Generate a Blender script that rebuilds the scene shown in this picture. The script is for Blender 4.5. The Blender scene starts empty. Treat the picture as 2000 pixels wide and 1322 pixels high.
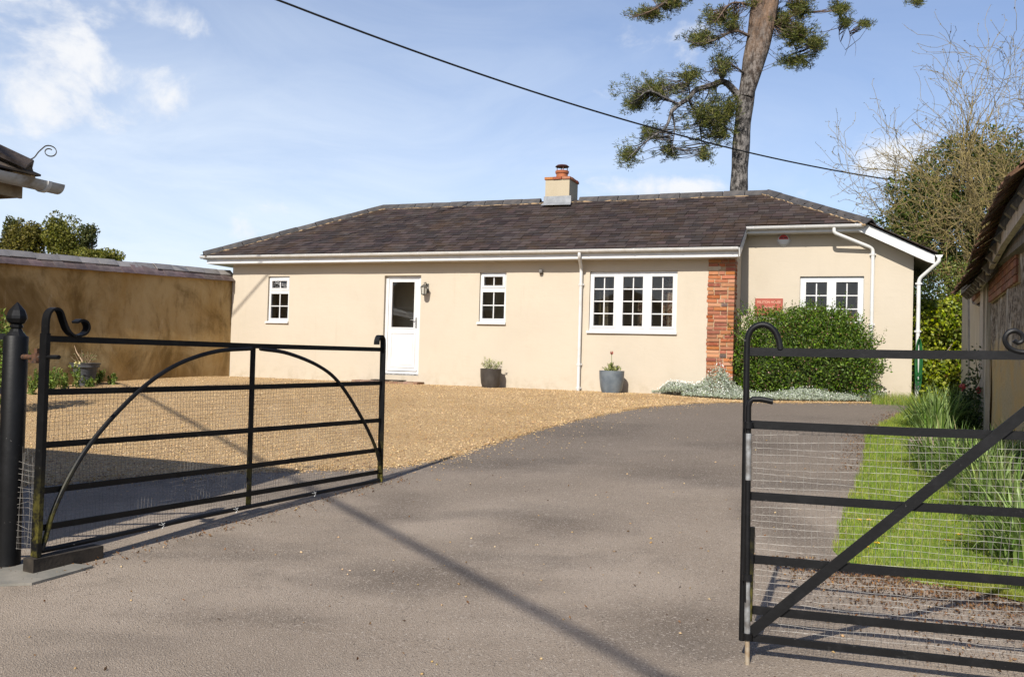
import bpy, math, random
import numpy as np
from mathutils import Vector, Matrix

rng = np.random.default_rng(11)
random.seed(11)
sc = bpy.context.scene
col = sc.collection
R = math.radians

# ------------------------------------------------------------------ camera
FPX, PW, PH = 1750.0, 2000.0, 1322.0
EYE = np.array([0.0, 0.0, 1.3])
ROLL, PITCH = R(1.6), math.atan(36 / 1750)
FWD = np.array([0, math.cos(PITCH), math.sin(PITCH)])
_r0 = np.array([1.0, 0, 0])
_u0 = np.cross(_r0, FWD)
RGT = _r0 * math.cos(ROLL) + _u0 * math.sin(ROLL)
UPV = -_r0 * math.sin(ROLL) + _u0 * math.cos(ROLL)
cam_data = bpy.data.cameras.new('camera')
cam_data.lens = 36 * FPX / PW
cam_data.sensor_width = 36
cam_data.clip_start = 0.05
cam_data.clip_end = 2000
cam = bpy.data.objects.new('camera', cam_data)
col.objects.link(cam)
m = Matrix.Identity(4)
for i in range(3):
    m[i][0], m[i][1], m[i][2], m[i][3] = RGT[i], UPV[i], -FWD[i], EYE[i]
cam.matrix_world = m
sc.camera = cam

def ray(x, y):
    return FWD * FPX + RGT * (x - PW / 2) + UPV * (PH / 2 - y)

def at(x, y, Y):
    """world point seen at photograph pixel x, y at the distance Y in front of the camera"""
    d = ray(x, y)
    return EYE + d * Y / d[1]

# ------------------------------------------------------------------ light and sky
SUN_AZ, SUN_EL = R(22), R(38)          # the light travels towards azimuth 22 degrees right of the view
SUN_DIR = Vector((math.sin(SUN_AZ) * math.cos(SUN_EL), math.cos(SUN_AZ) * math.cos(SUN_EL), -math.sin(SUN_EL)))
sl = bpy.data.lights.new('sun', 'SUN')
sl.energy = 5.0
sl.angle = R(0.53)
sl.color = (1.0, 0.945, 0.86)
so = bpy.data.objects.new('sun', sl)
so.rotation_euler = SUN_DIR.to_track_quat('-Z', 'Y').to_euler()
col.objects.link(so)

world = bpy.data.worlds.new('World')
sc.world = world
world.use_nodes = True
wn = world.node_tree
wn.nodes.clear()
def WN(t, **k):
    n = wn.nodes.new(t)
    for a, b in k.items():
        setattr(n, a, b)
    return n
def WM(op, a, b=None, c=None, clamp=False):
    n = WN('ShaderNodeMath', operation=op, use_clamp=clamp)
    for i, v in enumerate((a, b, c)):
        if v is None:
            continue
        if isinstance(v, (int, float)):
            n.inputs[i].default_value = v
        else:
            wn.links.new(v, n.inputs[i])
    return n.outputs[0]
w_out = WN('ShaderNodeOutputWorld')
w_bg = WN('ShaderNodeBackground')
w_bg.inputs['Strength'].default_value = 0.095
wn.links.new(w_bg.outputs[0], w_out.inputs[0])
sky = WN('ShaderNodeTexSky', sky_type='NISHITA')
sky.sun_disc = False
sky.sun_elevation = SUN_EL
sky.sun_rotation = R(202)
sky.air_density = 1.0
sky.dust_density = .7
sky.ozone_density = 3.0
tc = WN('ShaderNodeTexCoord')
sep = WN('ShaderNodeSeparateXYZ')
wn.links.new(tc.outputs['Generated'], sep.inputs[0])
dx, dy, dz = sep.outputs
az = WM('ARCTAN2', dx, dy)
el = WM('ARCSINE', dz)
def wnoise(scale, detail=7, rough=0.55, dist=0.0, zs=1.0):
    mp = WN('ShaderNodeMapping')
    mp.inputs['Scale'].default_value = (scale, scale, scale * zs)
    wn.links.new(tc.outputs['Generated'], mp.inputs[0])
    n = WN('ShaderNodeTexNoise')
    n.inputs['Scale'].default_value = 1.0
    n.inputs['Detail'].default_value = detail
    n.inputs['Roughness'].default_value = rough
    n.inputs['Distortion'].default_value = dist
    wn.links.new(mp.outputs[0], n.inputs['Vector'])
    return n.outputs['Fac']
n_big = wnoise(11.0, 9, 0.60, 0.25, 1.4)
n_wisp = wnoise(4.0, 8, 0.62, 1.2, 2.5)
# cumulus: where each cloud stands in the sky (seen at pixel x, y; half-widths; weight)
CLOUDS = [(40, 165, 130, 72, 1.0), (250, 150, 105, 50, 1.0), (165, 105, 85, 60, .9), (165, 20, 70, 60, .85), (40, 2, 90, 26, .75),
          (345, 52, 76, 28, .82), (45, 205, 50, 30, .7), (525, 400, 52, 26, .75), (1300, 105, 75, 60, .62), (1225, 165, 80, 30, .45),
          (1205, 362, 85, 26, .85), (1358, 364, 50, 17, .8), (1735, 300, 75, 40, .9), (1560, 380, 40, 14, .7), (480, 450, 80, 26, .5),
          (2080, 120, 90, 50, .7), (-160, 60, 120, 70, .8), (760, 600, 160, 30, .4), (-500, 300, 160, 60, .8), (2500, 250, 160, 60, .7)]
tot = None
for (x, y, rx, ry, wgt) in CLOUDS:
    d = ray(x, y)
    a0, e0 = math.atan2(d[0], d[1]), math.asin(d[2] / np.linalg.norm(d))
    u = WM('DIVIDE', WM('SUBTRACT', az, a0), rx / FPX)
    v = WM('DIVIDE', WM('SUBTRACT', el, e0), ry / FPX)
    q = WM('ADD', WM('MULTIPLY', u, u), WM('MULTIPLY', v, v))
    g = WM('MULTIPLY', WM('EXPONENT', WM('MULTIPLY', q, -0.55)), wgt)
    tot = g if tot is None else WM('MAXIMUM', tot, g)
# the same broken cloud all round the rest of the sky
behind = WM('MULTIPLY', WM('ADD', dy, -0.25), -3.0, clamp=True)
other = WM('MULTIPLY', WM('MULTIPLY', WM('SUBTRACT', wnoise(2.6, 3, 0.5), 0.47), 4.5, clamp=True), behind)
tot = WM('MAXIMUM', tot, other)
dens = WM('ADD', tot, WM('MULTIPLY', WM('SUBTRACT', n_big, 0.52), 3.1))
mr = WN('ShaderNodeMapRange', interpolation_type='SMOOTHSTEP')
mr.inputs['From Min'].default_value = 0.30
mr.inputs['From Max'].default_value = 1.05
wn.links.new(WM('MULTIPLY', dens, WM('MULTIPLY', tot, 3.5, clamp=True)), mr.inputs['Value'])
cum = mr.outputs[0]
# thin high veil, thicker towards the left and the horizon
veil_h = WM('MULTIPLY', WM('SUBTRACT', 0.56, el), 2.0, clamp=True)
veil_l = WM('MULTIPLY', WM('SUBTRACT', 0.55, az), 1.2, clamp=True)
veil = WM('MULTIPLY', WM('MULTIPLY', veil_h, WM("ADD", WM("MULTIPLY", veil_l, 0.80), 0.42)), WM('ADD', WM('MULTIPLY', n_wisp, 0.9), 0.28, clamp=True), clamp=True)
mx = WN('ShaderNodeMix', data_type='RGBA')
wn.links.new(WM('MULTIPLY', cum, 0.93), mx.inputs['Factor'])
mv = WN('ShaderNodeMix', data_type='RGBA')
wn.links.new(WM('MULTIPLY', veil, 0.85), mv.inputs['Factor'])
mv.inputs['B'].default_value = (7.7, 8.4, 9.2, 1)
tint = WN('ShaderNodeMix', data_type='RGBA', blend_type='MULTIPLY')
tint.inputs['Factor'].default_value = 1.0
tint.inputs['B'].default_value = (1.07, 1.08, 1.21, 1)
wn.links.new(sky.outputs[0], tint.inputs['A'])
wn.links.new(tint.outputs['Result'], mv.inputs['A'])
wn.links.new(mv.outputs['Result'], mx.inputs['A'])
mx.inputs['B'].default_value = (7.9, 8.0, 8.2, 1)
wn.links.new(mx.outputs['Result'], w_bg.inputs['Color'])

sc.view_settings.view_transform = 'Standard'
sc.view_settings.look = 'None'
sc.view_settings.exposure = 0.35
sc.view_settings.gamma = 1.0
sc.cycles.use_denoising = True
sc.cycles.max_bounces = 8
sc.cycles.transparent_max_bounces = 16
sc.cycles.sample_clamp_indirect = 6

# ------------------------------------------------------------------ helpers
class MB:
    def __init__(s):
        s.v, s.f = [], []
    def add(s, vs, fs):
        n = len(s.v)
        s.v += [(float(p[0]), float(p[1]), float(p[2])) for p in vs]
        s.f += [tuple(i + n for i in f) for f in fs]
        return s
    def box(s, x0, x1, y0, y1, z0, z1):
        return s.add([(x0, y0, z0), (x1, y0, z0), (x1, y1, z0), (x0, y1, z0), (x0, y0, z1), (x1, y0, z1), (x1, y1, z1), (x0, y1, z1)],
                     [(0, 3, 2, 1), (4, 5, 6, 7), (0, 1, 5, 4), (1, 2, 6, 5), (2, 3, 7, 6), (3, 0, 4, 7)])
    def prism(s, poly, vec):
        n = len(poly)
        vec = np.asarray(vec, float)
        vs = [np.asarray(p, float) for p in poly] + [np.asarray(p, float) + vec for p in poly]
        return s.add(vs, [tuple(range(n))[::-1], tuple(range(n, 2 * n))] + [(i, (i + 1) % n, n + (i + 1) % n, n + i) for i in range(n)])
    def tube(s, pts, r, n=8, cap=True, closed=False):
        P = [np.asarray(p, float) for p in pts]
        k = len(P)
        rr = [r] * k if isinstance(r, (int, float)) else list(r)
        vs, fs = [], []
        prev = None
        for i in range(k):
            if closed:
                t = P[(i + 1) % k] - P[i - 1]
            else:
                t = P[min(i + 1, k - 1)] - P[max(i - 1, 0)]
            t = t / (np.linalg.norm(t) + 1e-12)
            if prev is None:
                a = np.array([0, 0, 1.0]) if abs(t[2]) < .9 else np.array([1.0, 0, 0])
            else:
                a = prev
            nn = a - t * (a @ t)
            nn /= np.linalg.norm(nn) + 1e-12
            prev = nn
            b = np.cross(t, nn)
            for j in range(n):
                th = 2 * math.pi * j / n
                vs.append(P[i] + (nn * math.cos(th) + b * math.sin(th)) * rr[i])
        for i in range(k if closed else k - 1):
            i2 = (i + 1) % k
            for j in range(n):
                fs.append((i * n + j, i * n + (j + 1) % n, i2 * n + (j + 1) % n, i2 * n + j))
        if cap and not closed:
            fs += [tuple(range(n))[::-1], tuple(range((k - 1) * n, k * n))]
        return s.add(vs, fs)
    def bar(s, pts, side, w, t):
        """rectangular bar swept along pts: w wide along the fixed direction side, t thick across it"""
        P = [np.asarray(p, float) for p in pts]
        k = len(P)
        b = np.asarray(side, float)
        b /= np.linalg.norm(b)
        vs, fs = [], []
        for i in range(k):
            d = P[min(i + 1, k - 1)] - P[max(i - 1, 0)]
            nn = np.cross(d, b)
            nn /= np.linalg.norm(nn)
            for (x, y) in ((-1, -1), (1, -1), (1, 1), (-1, 1)):
                vs.append(P[i] + b * x * w / 2 + nn * y * t / 2)
        for i in range(k - 1):
            for j in range(4):
                fs.append((i * 4 + j, i * 4 + (j + 1) % 4, i * 4 + 4 + (j + 1) % 4, i * 4 + 4 + j))
        fs += [(3, 2, 1, 0), (k * 4 - 4, k * 4 - 3, k * 4 - 2, k * 4 - 1)]
        return s.add(vs, fs)
    def lathe(s, prof, n=24, c=(0, 0, 0), axis=None):
        vs, fs = [], []
        k = len(prof)
        for (r, z) in prof:
            for j in range(n):
                th = 2 * math.pi * j / n
                vs.append((c[0] + r * math.cos(th), c[1] + r * math.sin(th), c[2] + z))
        for i in range(k - 1):
            for j in range(n):
                fs.append((i * n + j, i * n + (j + 1) % n, i * n + n + (j + 1) % n, i * n + n + j))
        fs += [tuple(range(n))[::-1], tuple(range((k - 1) * n, k * n))]
        return s.add(vs, fs)
    def plate(s, x0, x1, z0, z1, y0, y1, holes):
        """upright plate between y0 (front) and y1 with rectangular holes (xa, xb, za, zb)"""
        xs = sorted({x0, x1, *[h[0] for h in holes], *[h[1] for h in holes]})
        zs = sorted({z0, z1, *[h[2] for h in holes], *[h[3] for h in holes]})
        xs = [x for x in xs if x0 <= x <= x1]
        zs = [z for z in zs if z0 <= z <= z1]
        solid = {}
        for i in range(len(xs) - 1):
            for j in range(len(zs) - 1):
                cx, cz = (xs[i] + xs[i + 1]) / 2, (zs[j] + zs[j + 1]) / 2
                solid[i, j] = not any(h[0] < cx < h[1] and h[2] < cz < h[3] for h in holes)
        for (i, j), ok in solid.items():
            if not ok:
                continue
            a, b, c, d = xs[i], xs[i + 1], zs[j], zs[j + 1]
            s.add([(a, y0, c), (b, y0, c), (b, y0, d), (a, y0, d)], [(0, 1, 2, 3)])
            s.add([(a, y1, c), (b, y1, c), (b, y1, d), (a, y1, d)], [(3, 2, 1, 0)])
            for (di, dj, e) in ((-1, 0, ((a, c), (a, d))), (1, 0, ((b, d), (b, c))), (0, -1, ((b, c), (a, c))), (0, 1, ((a, d), (b, d)))):
                if not solid.get((i + di, j + dj), False):
                    (p, q), (r_, t_) = e
                    s.add([(p, y0, q), (r_, y0, t_), (r_, y1, t_), (p, y1, q)], [(0, 1, 2, 3)])
        return s
    def mesh(s, name, mat=None, smooth=False, shift=None):
        V = np.array(s.v, float)
        if shift is not None:
            V = V + np.asarray(shift, float)
        me = bpy.data.meshes.new(name)
        me.from_pydata(V.tolist(), [], s.f)
        if mat:
            me.materials.append(mat)
        if smooth:
            me.polygons.foreach_set('use_smooth', [True] * len(me.polygons))
            me.set_sharp_from_angle(angle=R(38))
        return me
    def build(s, name, mat, parent=None, smooth=False, shift=None):
        return link(name, s.mesh(name, mat, smooth, shift), parent)

def link(name, data, parent=None, loc=None, rot=None, scale=None):
    o = bpy.data.objects.new(name, data)
    col.objects.link(o)
    if parent:
        o.parent = parent
    if loc is not None:
        o.location = loc
    if rot is not None:
        o.rotation_euler = rot
    if scale is not None:
        o.scale = scale
    return o

def np_mesh(name, V, F, mat, smooth=False):
    V = np.ascontiguousarray(V, np.float32)
    F = np.ascontiguousarray(F, np.int32)
    k = F.shape[1]
    me = bpy.data.meshes.new(name)
    me.vertices.add(len(V))
    me.vertices.foreach_set('co', V.ravel())
    me.loops.add(F.size)
    me.loops.foreach_set('vertex_index', F.ravel())
    me.polygons.add(len(F))
    me.polygons.foreach_set('loop_start', np.arange(0, F.size, k, dtype=np.int32))
    me.polygons.foreach_set('loop_total', np.full(len(F), k, np.int32))
    if smooth:
        me.polygons.foreach_set('use_smooth', np.ones(len(F), bool))
    me.update(calc_edges=True)
    me.materials.append(mat)
    return me

def tag(o, label=None, cat=None, group=None, kind=None):
    if label:
        o['label'] = label
    if cat:
        o['category'] = cat
    if group:
        o['group'] = group
    if kind:
        o['kind'] = kind
    return o

def thing(name, label, cat, loc=(0, 0, 0), rz=0.0, group=None):
    o = bpy.data.objects.new(name, None)
    o.empty_display_size = 0.2
    o.location = loc
    o.rotation_euler = (0, 0, rz)
    col.objects.link(o)
    return tag(o, label, cat, group)

def structure(o):
    o['kind'] = 'structure'
    return o

def stuff(o):
    o['kind'] = 'stuff'
    return o

# ------------------------------------------------------------------ materials
def lin(h):
    """sRGB 0-255 triple to linear"""
    return tuple(((c / 255) / 12.92 if c / 255 <= .04045 else ((c / 255 + .055) / 1.055) ** 2.4) for c in h)

class NT:
    def __init__(s, name):
        s.m = bpy.data.materials.new(name)
        s.m.use_nodes = True
        s.t = s.m.node_tree
        s.b = s.t.nodes['Principled BSDF']
        s.out = s.t.nodes['Material Output']
        s.tc = s.t.nodes.new('ShaderNodeTexCoord')
    def n(s, t, **k):
        o = s.t.nodes.new(t)
        for a, b in k.items():
            setattr(o, a, b)
        return o
    def l(s, a, b):
        s.t.links.new(a, b)
    def math(s, op, a, b=None, clamp=False):
        n = s.n('ShaderNodeMath', operation=op, use_clamp=clamp)
        for i, v in enumerate((a, b)):
            if v is None:
                continue
            if isinstance(v, (int, float)):
                n.inputs[i].default_value = v
            else:
                s.l(v, n.inputs[i])
        return n.outputs[0]
    def noise(s, scale, detail=6, rough=.55, stretch=(1, 1, 1), coord='Object', dist=0.0):
        mp = s.n('ShaderNodeMapping')
        mp.inputs['Scale'].default_value = stretch
        s.l(s.n('ShaderNodeNewGeometry').outputs['Position'] if coord == 'World' else s.tc.outputs[coord], mp.inputs[0])
        n = s.n('ShaderNodeTexNoise')
        n.inputs['Scale'].default_value = scale
        n.inputs['Detail'].default_value = detail
        n.inputs['Roughness'].default_value = rough
        n.inputs['Distortion'].default_value = dist
        s.l(mp.outputs[0], n.inputs['Vector'])
        return n.outputs['Fac']
    def voro(s, scale, feature='F1', out='Distance', stretch=(1, 1, 1), coord='Object'):
        mp = s.n('ShaderNodeMapping')
        mp.inputs['Scale'].default_value = stretch
        s.l(s.tc.outputs[coord], mp.inputs[0])
        n = s.n('ShaderNodeTexVoronoi', feature=feature)
        n.inputs['Scale'].default_value = scale
        s.l(mp.outputs[0], n.inputs['Vector'])
        return n.outputs[out]
    def ramp(s, fac, lo, hi):
        n = s.n('ShaderNodeMapRange', interpolation_type='SMOOTHSTEP')
        n.inputs['From Min'].default_value = lo
        n.inputs['From Max'].default_value = hi
        s.l(fac, n.inputs['Value'])
        return n.outputs[0]
    def mix(s, fac, a, b, blend='MIX'):
        n = s.n('ShaderNodeMix', data_type='RGBA', blend_type=blend)
        for key, v in (('Factor', fac), ('A', a), ('B', b)):
            if isinstance(v, (int, float)):
                n.inputs[key].default_value = v
            elif isinstance(v, tuple):
                n.inputs[key].default_value = (*v[:3], 1)
            else:
                s.l(v, n.inputs[key])
        return n.outputs['Result']
    def rand(s):
        g = s.n('ShaderNodeNewGeometry').outputs['Random Per Island']
        o = s.n('ShaderNodeObjectInfo').outputs['Random']
        return s.math('FRACT', s.math('ADD', g, s.math('MULTIPLY', o, 7.31)))
    def vary(s, colr, r, val=.2, hue=.01, sat=.1):
        h = s.n('ShaderNodeHueSaturation')
        s.l(s.math('ADD', s.math('MULTIPLY', s.math('SUBTRACT', r, .5), 2 * val), 1.0), h.inputs['Value'])
        r2 = s.math('FRACT', s.math('MULTIPLY', r, 17.7))
        s.l(s.math('ADD', s.math('MULTIPLY', s.math('SUBTRACT', r2, .5), 2 * hue), .5), h.inputs['Hue'])
        s.l(s.math('ADD', s.math('MULTIPLY', s.math('SUBTRACT', s.math('FRACT', s.math('MULTIPLY', r, 5.3)), .5), 2 * sat), 1.0), h.inputs['Saturation'])
        if isinstance(colr, tuple):
            h.inputs['Color'].default_value = (*colr[:3], 1)
        else:
            s.l(colr, h.inputs['Color'])
        return h.outputs[0]
    def bump(s, h, strength=.3, dist=.01):
        n = s.n('ShaderNodeBump')
        n.inputs['Strength'].default_value = strength
        n.inputs['Distance'].default_value = dist
        s.l(h, n.inputs['Height'])
        prev = s.b.inputs['Normal'].links
        if prev:
            s.l(prev[0].from_socket, n.inputs['Normal'])
        s.l(n.outputs[0], s.b.inputs['Normal'])
    def done(s, colr, rough=.8, spec=.3, metal=0.0):
        if isinstance(colr, tuple):
            s.b.inputs['Base Color'].default_value = (*colr[:3], 1)
        else:
            s.l(colr, s.b.inputs['Base Color'])
        if isinstance(rough, (int, float)):
            s.b.inputs['Roughness'].default_value = rough
        else:
            s.l(rough, s.b.inputs['Roughness'])
        s.b.inputs['Specular IOR Level'].default_value = spec
        s.b.inputs['Metallic'].default_value = metal
        return s.m

def simple(name, c, c2=None, scale=6, lo=.35, hi=.65, rough=.7, spec=.3, bump=0, bscale=60, bdist=.004, var=0, metal=0, stretch=(1, 1, 1), hue=.01):
    t = NT(name)
    colr = c
    if c2 is not None:
        colr = t.mix(t.ramp(t.noise(scale, stretch=stretch), lo, hi), c, c2)
    if var:
        colr = t.vary(colr, t.rand(), var, hue)
    if bump:
        t.bump(t.noise(bscale, 4), bump, bdist)
    return t.done(colr, rough, spec, metal)

def leafmat(name, c1, c2, transl=.35, rough=.5, c3=None, p3=.9, spec=.25, val=.25, patch=None, pscale=1.2):
    t = NT(name)
    r = t.rand()
    colr = t.mix(t.ramp(r, .15, .85), c1, c2)
    if patch:
        colr = t.mix(t.math('MULTIPLY', t.ramp(t.noise(pscale, 5, .6, coord='World'), .42, .68), .75), colr, patch)
    if c3:
        colr = t.mix(t.ramp(t.math('FRACT', t.math('MULTIPLY', r, 13.7)), p3 - .02, p3), colr, c3)
    colr = t.vary(colr, t.math('FRACT', t.math('MULTIPLY', r, 3.9)), val, .012, .12)
    t.done(colr, rough, spec)
    tr = t.n('ShaderNodeBsdfTranslucent')
    t.l(colr, tr.inputs['Color'])
    mxs = t.n('ShaderNodeMixShader')
    mxs.inputs[0].default_value = transl
    t.l(t.b.outputs[0], mxs.inputs[1])
    t.l(tr.outputs[0], mxs.inputs[2])
    t.l(mxs.outputs[0], t.out.inputs[0])
    return t.m

def mat_render(name, base, stain, dirt):
    t = NT(name)
    c = t.mix(t.ramp(t.noise(.9, 5), .35, .7), base, tuple(x * .955 for x in base))
    c = t.mix(t.math('MULTIPLY', t.ramp(t.noise(2.2, 8, .65, (1, 1, .5)), .50, .8), .5), c, stain)
    c = t.mix(t.math('MULTIPLY', t.ramp(t.noise(7, 9, .7), .66, .8), .25), c, dirt)
    # splash marks low on the wall
    sp = t.n('ShaderNodeSeparateXYZ')
    t.l(t.tc.outputs['Object'], sp.inputs[0])
    low = t.math('MULTIPLY', t.math('SUBTRACT', .36, sp.outputs[2]), 2.8, True)
    c = t.mix(t.math('MULTIPLY', t.ramp(t.noise(1.6, 8, .7, (5, 5, .22)), .58, .78), .22), c, dirt)
    c = t.mix(t.math('MULTIPLY', t.math('MULTIPLY', low, .6), t.ramp(t.noise(5, 8, .7), .4, .75)), c, dirt)
    t.bump(t.noise(2.6, 5), .6, .014)
    t.bump(t.noise(5, 6, .6, (.6, .6, 2.4)), .4, .006)
    t.bump(t.noise(40, 6, .7), .25, .004)
    return t.done(c, .85, .2)

M = {}
M['render'] = mat_render('cream_render', (.488, .426, .335), (.432, .370, .280), (.30, .25, .168))
M['interior'] = simple('interior_plaster', (.86, .74, .54), rough=.9)
M['white'] = simple('white_upvc', (.62, .62, .615), (.56, .56, .545), 3, rough=.32, spec=.45)
M['gutter'] = simple('white_gutter', (.60, .595, .575), (.47, .455, .41), 4, .5, .8, rough=.35, spec=.45)
def mat_slate(name, c1, c2, moss, lich):
    t = NT(name)
    r = t.rand()
    c = t.mix(t.ramp(r, .1, .9), c1, c2)
    c = t.vary(c, t.math('FRACT', t.math('MULTIPLY', r, 4.7)), .24, .02, .2)
    c = t.mix(t.math('MULTIPLY', t.ramp(t.noise(1.3, 8, .7, coord='World'), .46, .68), .65), c, moss)
    c = t.mix(t.math('MULTIPLY', t.ramp(t.noise(2.4, 8, .7, coord='World'), .52, .70), .6), c, (.020, .016, .015))
    c = t.mix(t.ramp(t.noise(7, 6, .6, coord='World'), .70, .76), c, lich)
    t.bump(t.noise(30, 6, coord='World'), .4, .004)
    return t.done(c, t.math('ADD', t.math('MULTIPLY', t.noise(6), .25), .55), .18)
M['slate'] = mat_slate('roof_slate', (.036, .027, .024), (.060, .045, .040), (.060, .036, .018), (.26, .18, .09))
M['ridge'] = simple('ridge_tile_clay', (.042, .040, .040), (.075, .068, .063), 5, rough=.7, bump=.3, var=.25)
M['mortar'] = simple('bedding_mortar', (.42, .29, .16), (.07, .055, .04), 9, .40, .60, rough=.95, bump=.6, bscale=40, bdist=.02)
M['brickmortar'] = simple('brick_mortar', (.46, .345, .22), (.38, .27, .16), 9, rough=.95, bump=.5, bscale=80)
def mat_brick(name):
    t = NT(name)
    r = t.rand()
    c = t.mix(t.ramp(r, .2, .8), (.26, .080, .040), (.38, .165, .080))
    dark = t.ramp(t.math('FRACT', t.math('MULTIPLY', r, 11.3)), .86, .88)
    c = t.mix(dark, c, (.11, .075, .065))
    c = t.vary(c, t.math('FRACT', t.math('MULTIPLY', r, 3.3)), .22, .012)
    c = t.mix(t.math('MULTIPLY', t.ramp(t.noise(14, 7, .7, coord='World'), .5, .75), .5), c, (.50, .30, .17))
    t.bump(t.noise(60, 6, coord='World'), .5, .006)
    return t.done(c, .9, .2)
M['brick'] = mat_brick('old_red_brick')
M['dullbrick'] = simple('dull_old_brick', (.20, .075, .045), (.30, .15, .09), 20, rough=.95, var=.25)
t = NT('window_glass')
fr = t.n('ShaderNodeFresnel')
fr.inputs['IOR'].default_value = 1.62
gl = t.n('ShaderNodeBsdfGlossy')
gl.inputs['Roughness'].default_value = 0.0
gl.inputs['Color'].default_value = (.95, .97, 1, 1)
tr = t.n('ShaderNodeBsdfTransparent')
tr.inputs['Color'].default_value = (.90, .92, .91, 1)
ms = t.n('ShaderNodeMixShader')
t.l(fr.outputs[0], ms.inputs[0]); t.l(tr.outputs[0], ms.inputs[1]); t.l(gl.outputs[0], ms.inputs[2]); t.l(ms.outputs[0], t.out.inputs[0])
t.t.nodes.remove(t.b)
M['glass'] = t.m
def mat_iron(name, c=(.0045, .0045, .0048), moss=False):
    t = NT(name)
    cc = t.mix(t.ramp(t.noise(9, 7, .7), .45, .75), c, tuple(x * 2.3 for x in c))
    cc = t.mix(t.ramp(t.noise(26, 8, .75), .655, .72), cc, (.20, .19, .18))
    cc = t.mix(t.math('MULTIPLY', t.ramp(t.noise(5, 8, .8), .60, .72), .5), cc, (.10, .098, .095))
    cc = t.mix(t.ramp(t.noise(14, 8, .75), .67, .72), cc, (.10, .05, .025))
    if moss:
        sp = t.n('ShaderNodeSeparateXYZ')
        t.l(t.tc.outputs['Object'], sp.inputs[0])
        lowz = t.math('MULTIPLY', t.math('SUBTRACT', .62, sp.outputs[2]), 1.6, True)
        cc = t.mix(t.math('MULTIPLY', lowz, t.ramp(t.noise(9, 7, .7), .42, .62)), cc, (.15, .13, .02))
    t.bump(t.noise(60, 5), .35, .002)
    return t.done(cc, .5, .24)
M['iron'] = mat_iron('black_painted_iron')
M['ironmoss'] = mat_iron('black_painted_iron_with_moss', moss=True)
M['rust'] = simple('rusty_iron', (.10, .045, .022), (.035, .025, .02), 30, rough=.8, bump=.5, bscale=90)
M['galv'] = simple('galvanised_steel', (.36, .37, .37), (.16, .15, .14), 18, rough=.45, spec=.5, metal=.4)
M['wire'] = simple('galvanised_wire', (.27, .255, .23), (.15, .135, .12), 30, rough=.55, metal=.2)
M['wiredark'] = simple('weathered_wire', (.16, .14, .12), (.28, .26, .23), 6, rough=.55, metal=.3)
M['wood'] = simple('weathered_timber', (.10, .085, .07), (.21, .18, .14), 7, rough=.9, bump=.6, bscale=30, stretch=(6, 6, .6), var=.15)
M['cable'] = simple('black_cable', (.012, .012, .012), rough=.6)

# ------------------------------------------------------------------ the lie of the land
HA = R(20.9)                                     # the cottage is turned by this much
E1 = np.array([math.cos(HA), -math.sin(HA), 0])  # along its front, to the right
E2 = np.array([math.sin(HA), math.cos(HA), 0])   # into it
HO = np.array([-6.563, 20.910, 0.0])             # foot of its left front corner
HZ = 0.655
W0 = float(HO @ E2)

def gz(x, y):
    """height of the ground: level at the gates, rising to the cottage"""
    w = np.asarray(x) * E2[0] + np.asarray(y) * E2[1] - W0
    k = np.clip((w + 13.8) / 12.8, 0, 1)
    return HZ * (.5 * k + .5 * k * k * (3 - 2 * k))

def HP(s, t, z=None):
    p = HO + E1 * s + E2 * t
    p[2] = HZ if z is None else z
    return p

def gp(x, y):
    """ground point seen at photograph pixel x, y"""
    d = ray(x, y)
    a, b = .3 / d[1], 40 / d[1]
    for i in range(60):
        c = (a + b) / 2
        p = EYE + d * c
        if p[2] > gz(p[0], p[1]):
            a = c
        else:
            b = c
    return EYE + d * b

def grid_sheet(name, xs, ys, dz, mat):
    X, Y = np.meshgrid(xs, ys)
    Z = gz(X, Y) + dz
    V = np.stack([X.ravel(), Y.ravel(), Z.ravel()], 1)
    nx, ny = len(xs), len(ys)
    i, j = np.meshgrid(np.arange(nx - 1), np.arange(ny - 1))
    a = (j * nx + i).ravel()
    return link(name, np_mesh(name, V, np.stack([a, a + 1, a + 1 + nx, a + nx], 1), mat, True))

def resample(P, n):
    P = np.asarray(P, float)
    d = np.r_[0, np.cumsum(np.linalg.norm(np.diff(P, axis=0), axis=1))]
    q = np.linspace(0, d[-1], n)
    return np.stack([np.interp(q, d, P[:, k]) for k in range(P.shape[1])], 1)

def smooth_line(P, n):
    """Catmull-Rom through P"""
    P = np.asarray(P, float)
    P = np.vstack([2 * P[0] - P[1], P, 2 * P[-1] - P[-2]])
    out = []
    for i in range(1, len(P) - 2):
        for u in np.linspace(0, 1, 12, endpoint=False):
            a, b, c, d = P[i - 1:i + 3]
            out.append(.5 * (2 * b + (c - a) * u + (2 * a - 5 * b + 4 * c - d) * u * u + (3 * b - a - 3 * c + d) * u ** 3))
    out.append(P[-2])
    return resample(out, n)

def loft_sheet(name, A, B, m, dz, mat, edge=0.0):
    """sheet between two lines of equal length laid on the ground"""
    n = len(A)
    q = np.linspace(0, 1, m)
    G = A[:, None, :2] * (1 - q)[None, :, None] + B[:, None, :2] * q[None, :, None]
    Z = gz(G[..., 0], G[..., 1]) + dz
    Z[:, 0] -= dz + .004
    V = np.concatenate([G, Z[..., None]], 2).reshape(-1, 3)
    i, j = np.meshgrid(np.arange(m - 1), np.arange(n - 1))
    a = (j * m + i).ravel()
    return link(name, np_mesh(name, V, np.stack([a, a + 1, a + 1 + m, a + m], 1), mat, True))

# materials of the ground
t = NT('rough_ground')
M['ground'] = t.done(t.mix(t.ramp(t.noise(.6, 8), .4, .6), (.07, .085, .028), (.12, .10, .06)), .95, .1)

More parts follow.
